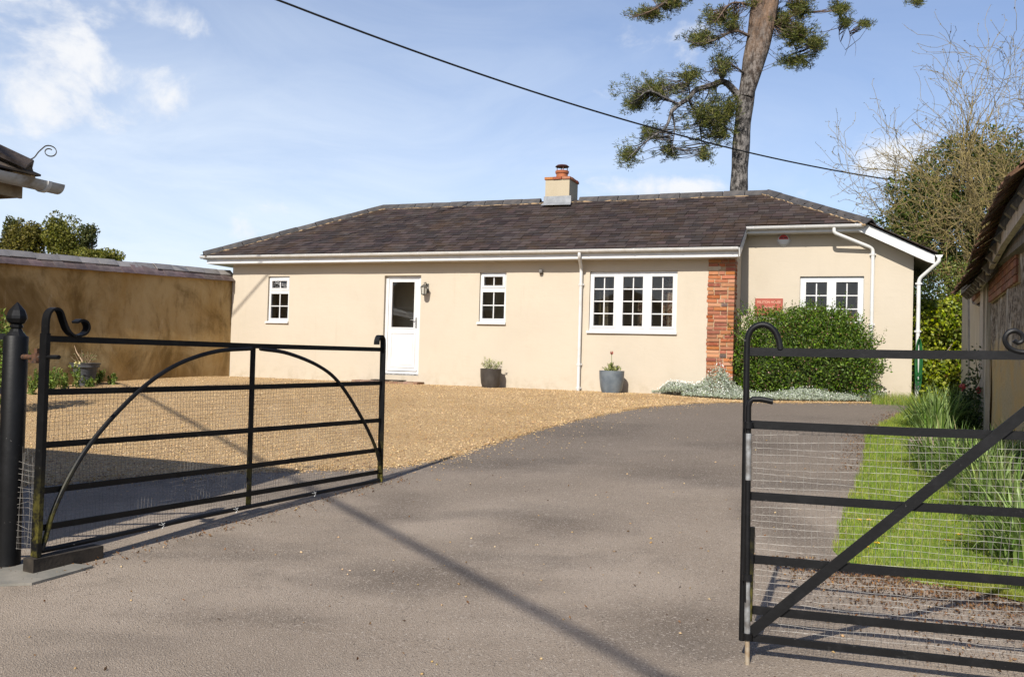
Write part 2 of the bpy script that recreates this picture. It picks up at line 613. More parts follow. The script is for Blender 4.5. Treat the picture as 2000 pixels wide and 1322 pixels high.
t = NT('worn_asphalt')
c = t.mix(t.ramp(t.noise(.55, 4, .5), .38, .68), (.250, .201, .153), (.325, .266, .208))
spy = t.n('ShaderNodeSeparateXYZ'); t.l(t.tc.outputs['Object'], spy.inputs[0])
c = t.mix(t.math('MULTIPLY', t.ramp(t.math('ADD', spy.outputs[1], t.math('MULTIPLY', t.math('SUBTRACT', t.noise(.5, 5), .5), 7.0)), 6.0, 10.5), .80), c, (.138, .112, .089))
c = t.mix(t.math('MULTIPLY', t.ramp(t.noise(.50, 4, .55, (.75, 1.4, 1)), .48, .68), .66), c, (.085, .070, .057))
dark_spots = None  # soft-edged darker patches laid at fixed spots on the asphalt
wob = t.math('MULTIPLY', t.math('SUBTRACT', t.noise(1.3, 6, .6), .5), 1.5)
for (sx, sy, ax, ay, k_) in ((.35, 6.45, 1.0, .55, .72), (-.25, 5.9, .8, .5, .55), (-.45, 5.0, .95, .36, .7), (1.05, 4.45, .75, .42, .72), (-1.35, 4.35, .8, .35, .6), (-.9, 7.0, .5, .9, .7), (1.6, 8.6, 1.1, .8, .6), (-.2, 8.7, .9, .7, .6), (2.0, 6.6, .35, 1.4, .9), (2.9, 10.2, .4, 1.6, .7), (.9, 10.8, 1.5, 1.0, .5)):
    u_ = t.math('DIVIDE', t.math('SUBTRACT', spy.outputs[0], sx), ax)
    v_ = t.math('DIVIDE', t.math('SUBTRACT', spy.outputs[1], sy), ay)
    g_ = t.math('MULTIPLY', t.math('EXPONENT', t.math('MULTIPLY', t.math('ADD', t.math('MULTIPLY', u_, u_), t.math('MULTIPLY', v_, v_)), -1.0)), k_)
    dark_spots = g_ if dark_spots is None else t.math('MAXIMUM', dark_spots, g_)
c = t.mix(t.math('MULTIPLY', t.ramp(t.math('ADD', dark_spots, t.math('MULTIPLY', wob, .62)), .24, 1.0), .72), c, (.088, .068, .052))
c = t.mix(t.math('MULTIPLY', t.ramp(t.noise(2.6, 7, .7), .50, .74), .45), c, (.15, .122, .094))
c = t.mix(t.ramp(t.noise(75, 5, .75), .54, .63), c, (.40, .345, .285))
c = t.mix(t.ramp(t.noise(88, 5, .75, stretch=(1.1, .93, 1)), .57, .64), c, (.038, .031, .026))
c = t.mix(t.math('MULTIPLY', t.ramp(t.voro(260), .35, .1), .35), c, (.10, .085, .07))
c = t.mix(t.math('MULTIPLY', t.math('MULTIPLY', t.ramp(t.voro(4.2), .085, .05), t.ramp(t.noise(1.1, 3), .5, .6)), .55), c, (.40, .37, .32))
t.bump(t.voro(150), .8, .006)
t.bump(t.noise(1.4, 5), .4, .02)
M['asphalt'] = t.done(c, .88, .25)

t = NT('golden_gravel_bed')
v = t.voro(75, 'F1', 'Color')
sp = t.n('ShaderNodeSeparateColor'); t.l(v, sp.inputs[0])
c = t.mix(t.ramp(sp.outputs[0], .1, .9), (.42, .265, .118), (.61, .445, .245))
c = t.mix(t.ramp(sp.outputs[1], .86, .9), c, (.25, .17, .10))
c = t.mix(t.math('MULTIPLY', t.ramp(t.noise(.9, 5), .45, .7), .35), c, (.385, .255, .125))
c = t.mix(t.ramp(t.voro(75), .5, .8), c, (.24, .15, .07))
t.bump(t.voro(75), .9, .012)
t.bump(t.noise(3, 4), .5, .03)
M['gravel'] = t.done(c, .9, .2)
M['stone'] = leafmat('gravel_stone', (.44, .29, .13), (.65, .48, .275), 0.0, .8, (.21, .135, .08), .87, patch=(.355, .225, .095), pscale=.9)
t = NT('soil')
M['soil'] = t.done(t.mix(t.ramp(t.noise(14, 8), .4, .6), (.060, .040, .025), (.12, .085, .05)), .95, .1)
t = NT('lawn_turf')
M['turf'] = t.done(t.mix(t.ramp(t.noise(9, 7), .35, .65), (.10, .17, .022), (.17, .23, .045)), .9, .1)

far = [-900, -400, -200, -110, -60, -36, -26]
axis_x = np.array(far + list(np.arange(-20, 20.1, 1)) + [-v for v in far[::-1]])
ground = structure(grid_sheet('ground', axis_x, axis_x + 10, -.05, M['ground']))
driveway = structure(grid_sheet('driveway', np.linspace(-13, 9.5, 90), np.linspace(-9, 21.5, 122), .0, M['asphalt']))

# gravel: between the curved edge of the drive and the walls
edge_px = [(60, 948), (300, 930), (540, 921), (750, 915), (870, 896), (950, 871), (1050, 841), (1150, 816), (1250, 797.5), (1350, 788.5), (1440, 786), (1560, 787), (1700, 787.5)]
edge = [gp(*p)[:2] for p in edge_px]
edge = [np.array([-9.5, 5.2]), np.array([-6.2, 6.9])] + edge
GA = smooth_line(edge, 140)
GA += rng.normal(0, .012, GA.shape)
back = [np.array([-11.7, 10.3]), HO[:2] + np.array([-.05, .05]), HP(11.45, .02)[:2], HP(11.6, .95)[:2], HP(14.3, .95)[:2]]
GB = resample(back, 140)
gravel = structure(loft_sheet('gravel_court', GA, GB, 70, .012, M['gravel']))

# lawn: from the right edge of the drive to the old barn
BD = np.array([.4018, .9157, 0.0])               # along the barn's wall, away from the camera
BN = np.array([-.9157, .4018, 0.0])              # out of that wall
B0 = np.array([1.06 + .4387 * 4.4, 4.4, 0.0])
lawn_px = [(1775, 797), (1760, 808), (1722, 828), (1692, 850), (1683, 900), (1662, 960), (1642, 1020), (1628, 1075), (1650, 1100), (1720, 1118), (1800, 1140), (2000, 1165)]
LA = smooth_line([np.array([7.3, 16.4])] + [gp(*p)[:2] for p in lawn_px], 90)
LA += rng.normal(0, .012, LA.shape)
LB = np.stack([(B0 + BD * v)[:2] for v in np.linspace(12.6, -.3, 90)])
lawn = structure(loft_sheet('lawn', LA, LB, 24, .016, M['turf']))

# flower bed under the wing
bed_px = [(1278, 769), (1320, 774), (1370, 778), (1450, 783.5), (1550, 785), (1640, 786), (1725, 786.5)]
FA = smooth_line([gp(*p)[:2] for p in bed_px], 60)
FB = resample([HP(9.95, -.02)[:2], HP(11.4, -.02)[:2], HP(11.55, .93)[:2], HP(14.2, .93)[:2]], 60)
bed = structure(loft_sheet('flower_bed', FA, FB, 12, .022, M['soil']))

# loose stones of the gravel court
def stones(name, P, size, mat, squash=.6):
    n = len(P)
    base = np.array([(1, 0, 0), (-1, 0, 0), (0, 1, 0), (0, -1, 0), (0, 0, 1), (0, 0, -1)], float)
    fac = np.array([(0, 2, 4), (2, 1, 4), (1, 3, 4), (3, 0, 4), (2, 0, 5), (1, 2, 5), (3, 1, 5), (0, 3, 5)])
    sc_ = size[:, None] * rng.uniform(.6, 1.35, (n, 3)) * np.array([1, 1, squash])
    an = rng.uniform(0, 6.28, n)
    V = base[None] * sc_[:, None, :]
    V = V + rng.normal(0, .18, V.shape) * size[:, None, None]
    ca, sa = np.cos(an)[:, None], np.sin(an)[:, None]
    x = V[..., 0] * ca - V[..., 1] * sa
    y = V[..., 0] * sa + V[..., 1] * ca
    V = np.stack([x, y, V[..., 2]], 2) + P[:, None, :]
    F = (fac[None] + 6 * np.arange(n)[:, None, None]).reshape(-1, 3)
    return np_mesh(name, V.reshape(-1, 3), F, mat)

def loft_points(A, B, n, bias=1.0):
    i = rng.uniform(0, len(A) - 1.001, n)
    k = i.astype(int)
    f = (i - k)[:, None]
    a = A[k] * (1 - f) + A[k + 1] * f
    b = B[k] * (1 - f) + B[k + 1] * f
    q = (rng.uniform(0, 1, n) ** bias)[:, None]
    return a * (1 - q) + b * q

P = loft_points(GA, GB, 90000, 1.25)
d = np.hypot(P[:, 0], P[:, 1])
P = P[(P[:, 0] > -9.6) & (rng.uniform(0, 1, len(P)) < np.clip(14 / d, .5, 1))]
Z = gz(P[:, 0], P[:, 1]) + .014
gs = stuff(link('gravel_stones', stones('gravel_stones', np.c_[P, Z], np.clip(rng.lognormal(-4.9, .34, len(P)), .004, .017), M['stone'])))
tag(gs, 'loose golden gravel covering the courtyard', 'gravel')
# stones strayed on to the asphalt along the edge
i = rng.integers(8, 139, 1500)
off = np.abs(rng.normal(0, .32, 1500)) * rng.uniform(.2, 1.6, 1500)
tg = GA[np.minimum(i + 1, 139)] - GA[i - 1]
nrm = np.stack([tg[:, 1], -tg[:, 0]], 1) / np.linalg.norm(tg, axis=1)[:, None]
P = GA[i] + nrm * off[:, None] + rng.normal(0, .05, (1500, 2))
P = np.vstack([P, np.stack([rng.uniform(-3, 3.2, 260), rng.uniform(3.6, 11, 260)], 1)])
i = rng.integers(6, 139, 5200)
P = np.vstack([P, GA[i] + rng.normal(0, .035, (5200, 2))])
ss = stuff(link('strayed_stones', stones('strayed_stones', np.c_[P, gz(P[:, 0], P[:, 1]) + .004], rng.uniform(.004, .011, len(P)), M['stone'], .5)))
tag(ss, 'pale stray stones scattered over the dark drive', 'gravel')

# ------------------------------------------------------------------ cottage
cot = thing('cottage', 'long cream rendered cottage with a hipped slate roof and white windows', 'house', (HO[0], HO[1], HZ), -HA)
DS = (0, 0, -HZ)
def hb(mb, name, mat, parent=None, smooth=False):
    return mb.build(name, mat, parent or cot, smooth, DS)

def bevel_box():
    """unit box with chamfered edges, shared by bricks and blocks"""
    b = .06
    v, f = [], []
    mb = MB()
    import itertools
    pts = {}
    for sx, sy, sz in itertools.product((-1, 1), repeat=3):
        for ax in range(3):
            p = [sx * (.5 - b * .5), sy * (.5 - b), sz * (.5 - b * 1.2)]
            p[ax] = (sx, sy, sz)[ax] * .5
            pts[sx, sy, sz, ax] = len(v)
            v.append(p)
    for ax in range(3):
        o = [a for a in range(3) if a != ax]
        for sg in (-1, 1):
            q = []
            for a, b_ in ((-1, -1), (1, -1), (1, 1), (-1, 1)):
                k = [0, 0, 0]
                k[ax], k[o[0]], k[o[1]] = sg, a, b_
                q.append(pts[(*k, ax)])
            f.append(tuple(q))
    for ax in range(3):
        o = [a for a in range(3) if a != ax]
        for a, b_ in itertools.product((-1, 1), repeat=2):
            k1, k2 = [0, 0, 0], [0, 0, 0]
            k1[ax], k1[o[0]], k1[o[1]] = -1, a, b_
            k2[ax], k2[o[0]], k2[o[1]] = 1, a, b_
            f.append((pts[(*k1, o[0])], pts[(*k2, o[0])], pts[(*k2, o[1])], pts[(*k1, o[1])]))
    for sx, sy, sz in itertools.product((-1, 1), repeat=3):
        f.append((pts[sx, sy, sz, 0], pts[sx, sy, sz, 1], pts[sx, sy, sz, 2]))
    return v, f
_bv, _bf = bevel_box()
def block_mesh(name, mat):
    me = bpy.data.meshes.new(name)
    me.from_pydata(_bv, [], _bf)
    import bmesh
    bm = bmesh.new(); bm.from_mesh(me); bmesh.ops.recalc_face_normals(bm, faces=bm.faces); bm.to_mesh(me); bm.free()
    me.materials.append(mat)
    return me
BRICK = block_mesh('brick', M['brick'])
def brick(parent, x0, x1, y0, y1, z0, z1, mesh=BRICK, name='brick', jit=.003):
    return link(name, mesh, parent, ((x0 + x1) / 2 + random.gauss(0, jit), (y0 + y1) / 2 + random.gauss(0, jit), (z0 + z1) / 2),
                (random.gauss(0, .008), random.gauss(0, .012), random.gauss(0, .012)), (x1 - x0, y1 - y0, z1 - z0))

WIN_L = (1.00, 1.57, 1.93, 2.99)
WIN_M = (6.27, 6.865, 1.975, 3.045)
WIN_B = (8.65, 10.395, 1.83, 3.045)
DOOR = (4.02, 4.905, .80, 2.99)
WIN_W = (12.59, 13.745, 1.77, 3.015)

def wavy_wall(x0, x1, z0, z1, y0, y1, holes, amp=.006):
    """rendered wall with a slightly uneven face and real openings"""
    mb = MB()
    def cuts(a, b, extra, step):
        e = sorted({a, b, *[v for v in extra if a < v < b]})
        out = []
        for p, q in zip(e[:-1], e[1:]):
            k = max(1, int(round((q - p) / step)))
            out += list(np.linspace(p, q, k, endpoint=False))
        return out + [b]
    xs = cuts(x0, x1, [v for h in holes for v in h[:2]], .16)
    zs = cuts(z0, z1, [v for h in holes for v in h[2:]], .16)
    fx = rng.normal(0, 1, 9); ph = rng.uniform(0, 6.28, 9)
    def wob(x, z):
        s = 0
        for k in range(9):
            s += fx[k] * math.sin(x * (1.1 + .9 * k) + z * (2.3 - .55 * k) + ph[k]) / (1 + .5 * k)
        return amp * s * .5
    idx = {}
    hx = {v for h in holes for v in h[:2]}
    for i, x in enumerate(xs):
        for j, z in enumerate(zs):
            w = 0 if (x in (x0, x1) or z in (z0, z1)) else wob(x, z)
            idx[i, j] = len(mb.v)
            mb.v.append((x, y0 + w, z))
    for i in range(len(xs) - 1):
        for j in range(len(zs) - 1):
            cx, cz = (xs[i] + xs[i + 1]) / 2, (zs[j] + zs[j + 1]) / 2
            if not any(h[0] < cx < h[1] and h[2] < cz < h[3] for h in holes):
                mb.f.append((idx[i, j], idx[i + 1, j], idx[i + 1, j + 1], idx[i, j + 1]))
    for h in holes:
        a, b, c, d_ = h
        def strip(pts):
            for (p, q) in zip(pts[:-1], pts[1:]):
                i, j = p; i2, j2 = q
                v0, v1 = mb.v[idx[i, j]], mb.v[idx[i2, j2]]
                mb.add([v0, v1, (v1[0], y1, v1[2]), (v0[0], y1, v0[2])], [(0, 1, 2, 3)])
        ia, ib, jc, jd = xs.index(a), xs.index(b), zs.index(c) if c in zs else 0, zs.index(d_)
        strip([(ia, j) for j in range(jc, jd + 1)]); strip([(ib, j) for j in range(jc, jd + 1)])
        strip([(i, jd) for i in range(ia, ib + 1)]); strip([(i, jc) for i in range(ia, ib + 1)])
    inner = MB()
    inner.plate(x0, x1, z0, z1, y1, y1 + .02, holes)
    mb.add(inner.v, inner.f)
    return mb

hb(wavy_wall(0, 10.985, .3, 3.34, 0, .30, [WIN_L, WIN_M, WIN_B, DOOR]), 'wall', M['render'], smooth=True)
hb(wavy_wall(11.475, 14.6, .3, 3.4, 1.0, 1.28, [WIN_W]), 'wing_wall', M['render'], smooth=True)
mb = MB()
mb.prism([(11.475, 1.0, 3.4), (14.6, 1.0, 3.4), (14.6, 1.0, 3.47), (13.62, 1.0, 3.96), (11.475, 1.0, 3.96)], (0, .25, 0))
hb(mb, 'wing_gable', M['render'])
mb = MB()
mb.box(0, .28, .302, 5.4, .3, 3.34); mb.box(14.32, 14.6, 1.285, 5.4, .3, 3.44); mb.box(0, 14.6, 5.4, 5.65, .3, 3.4)
mb.box(11.18, 11.474, .30, 1.25, .3, 3.6)
hb(mb, 'side_wall', M['render'])
mb = MB()
mb.box(.29, 11.17, .33, 5.39, .60, .66); mb.box(11.2, 14.3, 1.31, 5.39, .60, .66); mb.box(.29, 11.17, .34, 5.39, 3.20, 3.24); mb.box(11.2, 14.3, 1.32, 5.39, 3.20, 3.24); mb.box(2.9, 3.0, .33, 5.3, .66, 3.2); mb.box(7.7, 7.8, .33, 5.3, .66, 3.2); mb.box(.3, 14.2, 3.3, 3.4, .66, 3.2); mb.box(.3, 7.69, 1.30, 1.36, .66, 3.19)
hb(mb, 'room_lining', M['interior'])

# brick pier at the end of the main front
mb = MB()
mb.box(10.987, 11.470, .012, .42, .3, 3.33)
pier = hb(mb, 'brick_pier', M['brickmortar'])
z, k = .36, 0
while z < 3.30:
    h = random.uniform(.058, .064)
    x = 10.975 + random.uniform(-.014, .012)
    pat = [[.215, .215], [.105, .215, .105], [.17, .10, .16], [.215, .105, .105]][random.choice((0, 0, 1, 2, 3)) if k % 2 == 0 else random.choice((1, 1, 2, 3))]
    f = (11.474 - x - .0125 * (len(pat) - 1)) / sum(pat)
    for q, L_ in enumerate(pat):
        last = q == len(pat) - 1
        if not (3.06 < z + h / 2 < 3.14 and not last):
            brick(pier, x, x + L_ * f, -.004 - random.random() * .006, (.215 if k % 2 else .102) if last else .1, z - HZ, z + h - HZ)
        x += L_ * f + .0125
    y = (.215 if k % 2 else .102) + .011
    while y < .42:
        L_ = min(.215 if k % 2 == 0 else .102, .43 - y)
        if L_ > .04:
            brick(pier, 11.38, 11.474, y, y + L_, z - HZ, z + h - HZ)
        y += L_ + .011
    z += h + .0135
    k += 1
patch = MB()
patch.prism([(10.965, -.008, 3.04), (11.17, -.010, 3.045), (11.22, -.008, 3.075), (11.21, -.006, 3.12), (11.12, -.008, 3.135), (10.965, -.006, 3.13)], (0, .04, 0))
hb(patch, 'render_patch', simple('pale_filler', (.50, .42, .31), (.42, .35, .25), 14, rough=.95, bump=.5), pier)
# the wall beyond the pier's return
mb = MB()
mb.prism([(11.40, .425, .3), (11.40, .995, .3), (11.40, .995, 3.98), (11.40, .425, 3.72)], (.068, 0, 0))
hb(mb, 'return_wall', M['render'])

# ---- windows
def casement_window(name, o, lights, sash_proud=.012, sill=True, y=.045):
    """o: opening; lights: (x0, x1, z0, z1, columns, rows, opening sash)"""
    x0, x1, z0, z1 = o
    g = .004
    f = hb(MB().plate(x0 + g, x1 - g, z0 + g, z1 - g, y + LY, y + .065 + LY, [l[:4] for l in lights]), name, M['white'])
    if sill:
        mb = MB()
        mb.prism([(x0 - .035, -.045 + LY, z0 - .012), (x0 - .035, -.045 + LY, z0 + .022), (x0 - .035, y + LY - .003, z0 + .045), (x0 - .035, y + LY - .003, z0 - .012)], (x1 - x0 + .05, 0, 0))
        hb(mb, 'sill', M['white'], f)
    for l in lights:
        a, b, c, d_, nc, nr, sash = l
        if sash:
            e = sash
            hb(MB().plate(a - e, b + e, c - e, d_ + e, y - sash_proud + LY, y - .002 + LY, [(a, b, c, d_)]), 'sash', M['white'], f)
            hb(MB().plate(a - .012, b + .012, c - .012, d_ + .012, y - sash_proud - .007 + LY, y - sash_proud - .001 + LY, [(a, b, c, d_)]), 'sash_bead', M['white'], f)
        w, hgt = (b - a) / nc, (d_ - c) / nr
        pm = MB().add([(-w / 2, 0, -hgt / 2), (w / 2, 0, -hgt / 2), (w / 2, 0, hgt / 2), (-w / 2, 0, hgt / 2)], [(0, 1, 2, 3)]).mesh('pane', M['glass'])
        for i in range(nc):
            for j in range(nr):
                link('pane', pm, f, (a + w * (i + .5), y + .03 + LY, c + hgt * (j + .5) - HZ), (random.gauss(0, .0022), 0, random.gauss(0, .0022)))
        for i in range(1, nc):
            hb(MB().box(a + w * i - .011, a + w * i + .011, y + .016 + LY, y + .027 + LY, c, d_), 'glazing_bar', M['white'], f)
        for j in range(1, nr):
            hb(MB().box(a, b, y + .0145 + LY, y + .025 + LY, c + hgt * j - .011, c + hgt * j + .011), 'glazing_bar', M['white'], f)
    return f
LY = 0.0
casement_window('window', WIN_L, [(1.085, 1.485, 2.725, 2.89, 2, 1, .05), (1.055, 1.52, 2.035, 2.595, 2, 2, 0)])
casement_window('window', WIN_M, [(6.355, 6.775, 2.772, 2.955, 2, 1, .05), (6.325, 6.815, 2.085, 2.635, 2, 2, 0)])
casement_window('window', WIN_B, [(8.735, 9.14, 1.97, 2.94, 2, 4, .045), (9.325, 9.72, 1.97, 2.94, 2, 4, .045), (9.9, 10.305, 1.97, 2.94, 2, 4, .045)])
LY = 1.0
casement_window('window', WIN_W, [(12.70, 13.085, 1.88, 2.905, 2, 4, .045), (13.25, 13.64, 1.88, 2.905, 2, 4, .045)])
LY = 0.0

# curtains and a lamp behind the panes
def curtain(x0, x1, y, z0, z1, mat):
    mb = MB()
    n = 26
    for i in range(n + 1):
        x = x0 + (x1 - x0) * i / n
        yy = y + .022 * math.sin(i * 1.9) + .008 * math.sin(i * 4.3)
        mb.v += [(x, yy, z0), (x, yy, z1)]
    mb.f = [(2 * i, 2 * i + 2, 2 * i + 3, 2 * i + 1) for i in range(n)]
    return hb(mb, 'curtain', mat, smooth=True)
cream_cloth = simple('cream_curtain', (.55, .47, .33), rough=.95)
print_cloth = simple('patterned_curtain', (.60, .50, .36), (.30, .12, .07), 22, .48, .56, rough=.95)
curtain(8.62, 8.80, .40, 1.7, 3.0, simple('olive_lining', (.30, .24, .13), rough=.95))
curtain(8.80, 8.93, .46, 1.7, 3.0, cream_cloth)
curtain(10.02, 10.14, .42, 1.7, 3.0, print_cloth)
curtain(10.14, 10.42, .40, 1.7, 3.0, print_cloth)
curtain(9.50, 9.62, .60, 1.7, 2.55, print_cloth)
curtain(12.52, 12.70, 1.40, 1.7, 2.62, print_cloth)
curtain(13.60, 13.80, 1.40, 1.7, 2.70, print_cloth)

# ---- door
df = hb(MB().plate(DOOR[0] + .003, DOOR[1] - .003, .875, DOOR[3] - .003, .075, .145, [(4.092, 4.833, .925, 2.925)]), 'door_frame', M['white'])
hb(MB().box(4.03, 4.90, .03, .146, .845, .872), 'threshold', M['galv'], df)
door = hb(MB().plate(4.096, 4.829, .93, 2.921, .085, .13, [(4.175, 4.715, 1.875, 2.855)]), 'door', M['white'])
hb(MB().plate(4.150, 4.740, 1.850, 2.880, .077, .0845, [(4.175, 4.715, 1.875, 2.855)]), 'glazing_bead', M['white'], door)
link('pane', MB().add([(4.175, .11, 1.875 - HZ), (4.715, .11, 1.875 - HZ), (4.715, .11, 2.855 - HZ), (4.175, .11, 2.855 - HZ)], [(0, 1, 2, 3)]).mesh('pane', M['glass']), door)
hb(MB().plate(4.165, 4.765, 1.005, 1.765, .073, .0845, [(4.190, 4.740, 1.03, 1.74)]), 'panel_moulding', M['white'], door)
hb(MB().plate(4.225, 4.705, 1.065, 1.705, .079, .0842, []), 'panel', M['white'], door)
hb(MB().box(4.11, 4.82, .055, .0845, .935, .965), 'weather_bar', M['white'], door)
hm = MB()
hm.box(4.762, 4.792, .066, .084, 1.87, 2.09); hm.tube([(4.777, .07, 2.035), (4.777, .035, 2.035), (4.755, .03, 2.035), (4.66, .03, 2.033)], .009, 8)
hm.box(4.768, 4.786, .060, .067, 1.905, 1.94)
hb(hm, 'handle', M['galv'], door)
hb(MB().box(DOOR[0] + .004, DOOR[1] - .004, .002, .30, .60, .842), 'door_plinth', M['render'])

# brick step
st = hb(MB().box(3.50, 5.055, -.335, -.005, .52, .700), 'doorstep', M['brickmortar'])
STEPB = block_mesh('step_brick', simple('worn_step_brick', (.20, .115, .075), (.30, .20, .135), 20, rough=.95, var=.2))
x = 3.475
while x < 5.03:
    w = random.uniform(.100, .106)
    brick(st, x, x + w, -.345, -.12, .645 - HZ, .712 + random.uniform(-.004, .005) - HZ, STEPB)
    brick(st, x, x + w, -.112, -.008, .645 - HZ, .712 + random.uniform(-.004, .005) - HZ, STEPB)
    x += w + .0105
mat_o = MB()
mat_o.box(0, .74, 0, .22, 0, .018)
om = mat_o.build('doormat', simple('dark_coir', (.035, .03, .025), (.07, .055, .04), 60, rough=1, bump=.8, bscale=300))
om.location = HP(3.92, -.30, .722); om.rotation_euler = (0, 0, -HA + .03)
tag(om, 'thin dark doormat lying on the brick doorstep', 'doormat')

# ---- roof
EZ, EY, RZ, RY = 3.455, -.37, 4.965, 2.68
SL = (RZ - EZ) / (RY - EY)
PIT = math.atan(SL)
def rz(y):
    return EZ + (y - EY) * SL
SLX, SRX = -.61, 11.80 + (RY - EY)              # left and right eaves
WY = .64                                          # eaves line of the wing
VX = 11.60                                        # verge of the main front
LHIP, RHIP = SLX - EY, 11.80 + RY                 # x - y on the left hip, x + y on the right one
BY = 2 * RY - EY
mb = MB()
dr = .012
a_l, a_rl, a_rr = (SLX, EY), (LHIP + RY, RY), (11.80, RY)
mb.add([(SLX, EY, EZ - dr), (VX, EY, EZ - dr), (VX, WY, rz(WY) - dr), (RHIP - WY, WY, rz(WY) - dr), (11.80, RY, RZ - dr), (LHIP + RY, RY, RZ - dr)], [(0, 1, 2, 3, 4, 5)])
mb.add([(SLX, EY, EZ - dr), (LHIP + RY, RY, RZ - dr), (SLX, BY, EZ - dr)], [(0, 1, 2)])
mb.add([(RHIP - WY, WY, rz(WY) - dr), (SRX + .1, WY, EZ - .05 - dr), (SRX + .1, BY, EZ - .05 - dr), (11.80, RY, RZ - dr)], [(0, 1, 2, 3)])
mb.add([(SLX, BY, EZ - dr), (LHIP + RY, RY, RZ - dr), (11.80, RY, RZ - dr), (SRX, BY, EZ - dr)], [(0, 1, 2, 3)])
roof = hb(mb, 'roof', M['slate'])

COURSE, SW, ST = .172, .215, .008
slope_len = (RY - EY) / math.cos(PIT)
ncourse = int(slope_len / COURSE)
slate_me = MB()
ln = COURSE + .07
slate_me.add([(-.5, 0, ST + .008), (.5, 0, ST + .008), (.5, ln, .001), (-.5, ln, .001), (-.5, 0, .008), (.5, 0, .008), (.5, ln, -.004), (-.5, ln, -.004)],
             [(0, 1, 2, 3), (4, 5, 1, 0), (7, 6, 5, 4)[::-1], (1, 5, 6, 2), (4, 0, 3, 7)])
slate_mesh = slate_me.mesh('slate', M['slate'])
cand, rest = [], MB()
cy, sy = math.cos(PIT), math.sin(PIT)
for i in range(ncourse + 1):
    u0 = i * COURSE - .02
    y0 = EY + u0 * cy
    xl = LHIP + y0
    xr = VX if y0 < WY - .04 else RHIP - y0
    x = xl - rng.uniform(0, SW)
    while x < xr:
        w = SW * rng.uniform(.86, 1.06)
        a, b = x + .0025, x + w - .0025
        tilt = rng.normal(0, .006); lift = abs(rng.normal(0, .0025)); dy = rng.normal(0, .004)
        if a > xl + .3 and b < xr - (.32 if y0 >= WY - .04 else 0) and u0 + ln < slope_len:
            cand.append(((a + b) / 2, y0 + dy, rz(y0) + lift, b - a, tilt))
        else:
            ytop = min(u0 + ln, slope_len + .05)
            def clip(xx, u):
                yy = EY + u * cy
                return min(max(xx, LHIP + yy), VX if yy < WY and y0 < WY - .04 else RHIP - yy)
            L_ = ytop - u0
            P8 = []
            for zz0, zz1 in ((ST + .008, .001), (.008, -.004)):
                for xx, uu, zz in ((a, u0, zz0), (b, u0, zz0), (b, ytop, zz1), (a, ytop, zz1)):
                    P8.append((clip(xx, uu), EY + uu * cy - zz * sy, EZ + uu * sy + zz * cy))
            if P8[1][0] - P8[0][0] > .02:
                rest.add(P8, [(0, 1, 2, 3), (4, 5, 1, 0), (1, 5, 6, 2), (4, 0, 3, 7)])
        x += w
cam_h = np.array([(EYE - HO) @ E1, (EYE - HO) @ E2, EYE[2]])
cand.sort(key=lambda c_: (c_[0] - cam_h[0]) ** 2 + (c_[1] - cam_h[1]) ** 2)
for k, (x, y, z, w, tl) in enumerate(cand):
    if k < 300:
        link('slate', slate_mesh, roof, (x, y, z - HZ), (PIT + rng.normal(0, .004), tl * .5, tl), (w, 1, 1))
    else:
        for q in [0]:
            ct, st_ = math.cos(tl), math.sin(tl)
            vs = []
            for (px, py, pz) in slate_me.v:
                px, py = px * w, py
                px, py = px * ct - py * st_, px * st_ + py * ct
                vs.append((x + px, y + py * cy - pz * sy, z + py * sy + pz * cy))
            rest.add(vs, slate_me.f)
stuff(hb(rest, 'slate_courses', M['slate'], roof))
# slates of the right-hand slope, seen on edge above the bargeboard
rs = MB()
for i in range(17):
    u0 = i * COURSE
    x0 = SRX + .12 - u0 * cy
    zt = EZ - .06 + u0 * sy
    if x0 < 11.9:
        break
    y = max(WY - .03, RHIP - x0 + .05)
    while y < BY - .1 - u0 * cy:
        w = SW * rng.uniform(.9, 1.05)
        rs.add([(x0, y, zt + .014), (x0, y + w - .005, zt + .014), (x0 - ln * cy, y + w - .005, zt + ln * sy + .002), (x0 - ln * cy, y, zt + ln * sy + .002),
                (x0, y, zt), (x0, y + w - .005, zt), (x0 - ln * cy, y + w - .005, zt + ln * sy - .006), (x0 - ln * cy, y, zt + ln * sy - .006)],
               [(0, 1, 2, 3), (4, 5, 1, 0), (1, 5, 6, 2), (4, 0, 3, 7)])
        y += w
stuff(hb(rs, 'end_slope_slates', M['slate'], roof))

# ridge and hip tiles: angled clay tiles bedded on mortar
def ridge_tile_mesh(L_, wing, drop, th=.018):
    mb = MB()
    prof = [(-wing, -drop), (-wing * .12, -.004), (wing * .12, -.004), (wing, -drop)]
    top = [(-wing, -drop + th), (-wing * .14, th + .004), (wing * .14, th + .004), (wing, -drop + th)]
    ring = prof + top[::-1]
    mb.prism([(0, a, b) for a, b in ring], (L_, 0, 0))
    return mb.mesh('ridge_tile', M['ridge'])
def lay_tiles(p, q, L_, wing, drop, skip=None, lift=.03):
    p, q = np.array(p, float), np.array(q, float)
    d = q - p
    D = np.linalg.norm(d)
    n = max(1, int(round(D / L_)))
    step = D / n
    me = ridge_tile_mesh(step - .014, wing, drop)
    yaw = math.atan2(d[1], d[0]); pit = -math.asin(d[2] / D)
    for i in range(n):
        o = p + d * (i / n)
        if skip and skip[0] < o[0] + step / 2 < skip[1]:
            continue
        link('ridge_tile', me, roof, (o[0], o[1], o[2] + lift - HZ + random.gauss(0, .004)), (random.gauss(0, .02), pit + random.gauss(0, .006), yaw + random.gauss(0, .006)))
lay_tiles((LHIP + RY, RY, RZ), (11.80, RY, RZ), .46, .145, .135, (6.83, 7.52), .058)
lay_tiles((SLX + .02, EY + .02, EZ + .01), (LHIP + RY, RY, RZ), .46, .15, .105, None, .062)
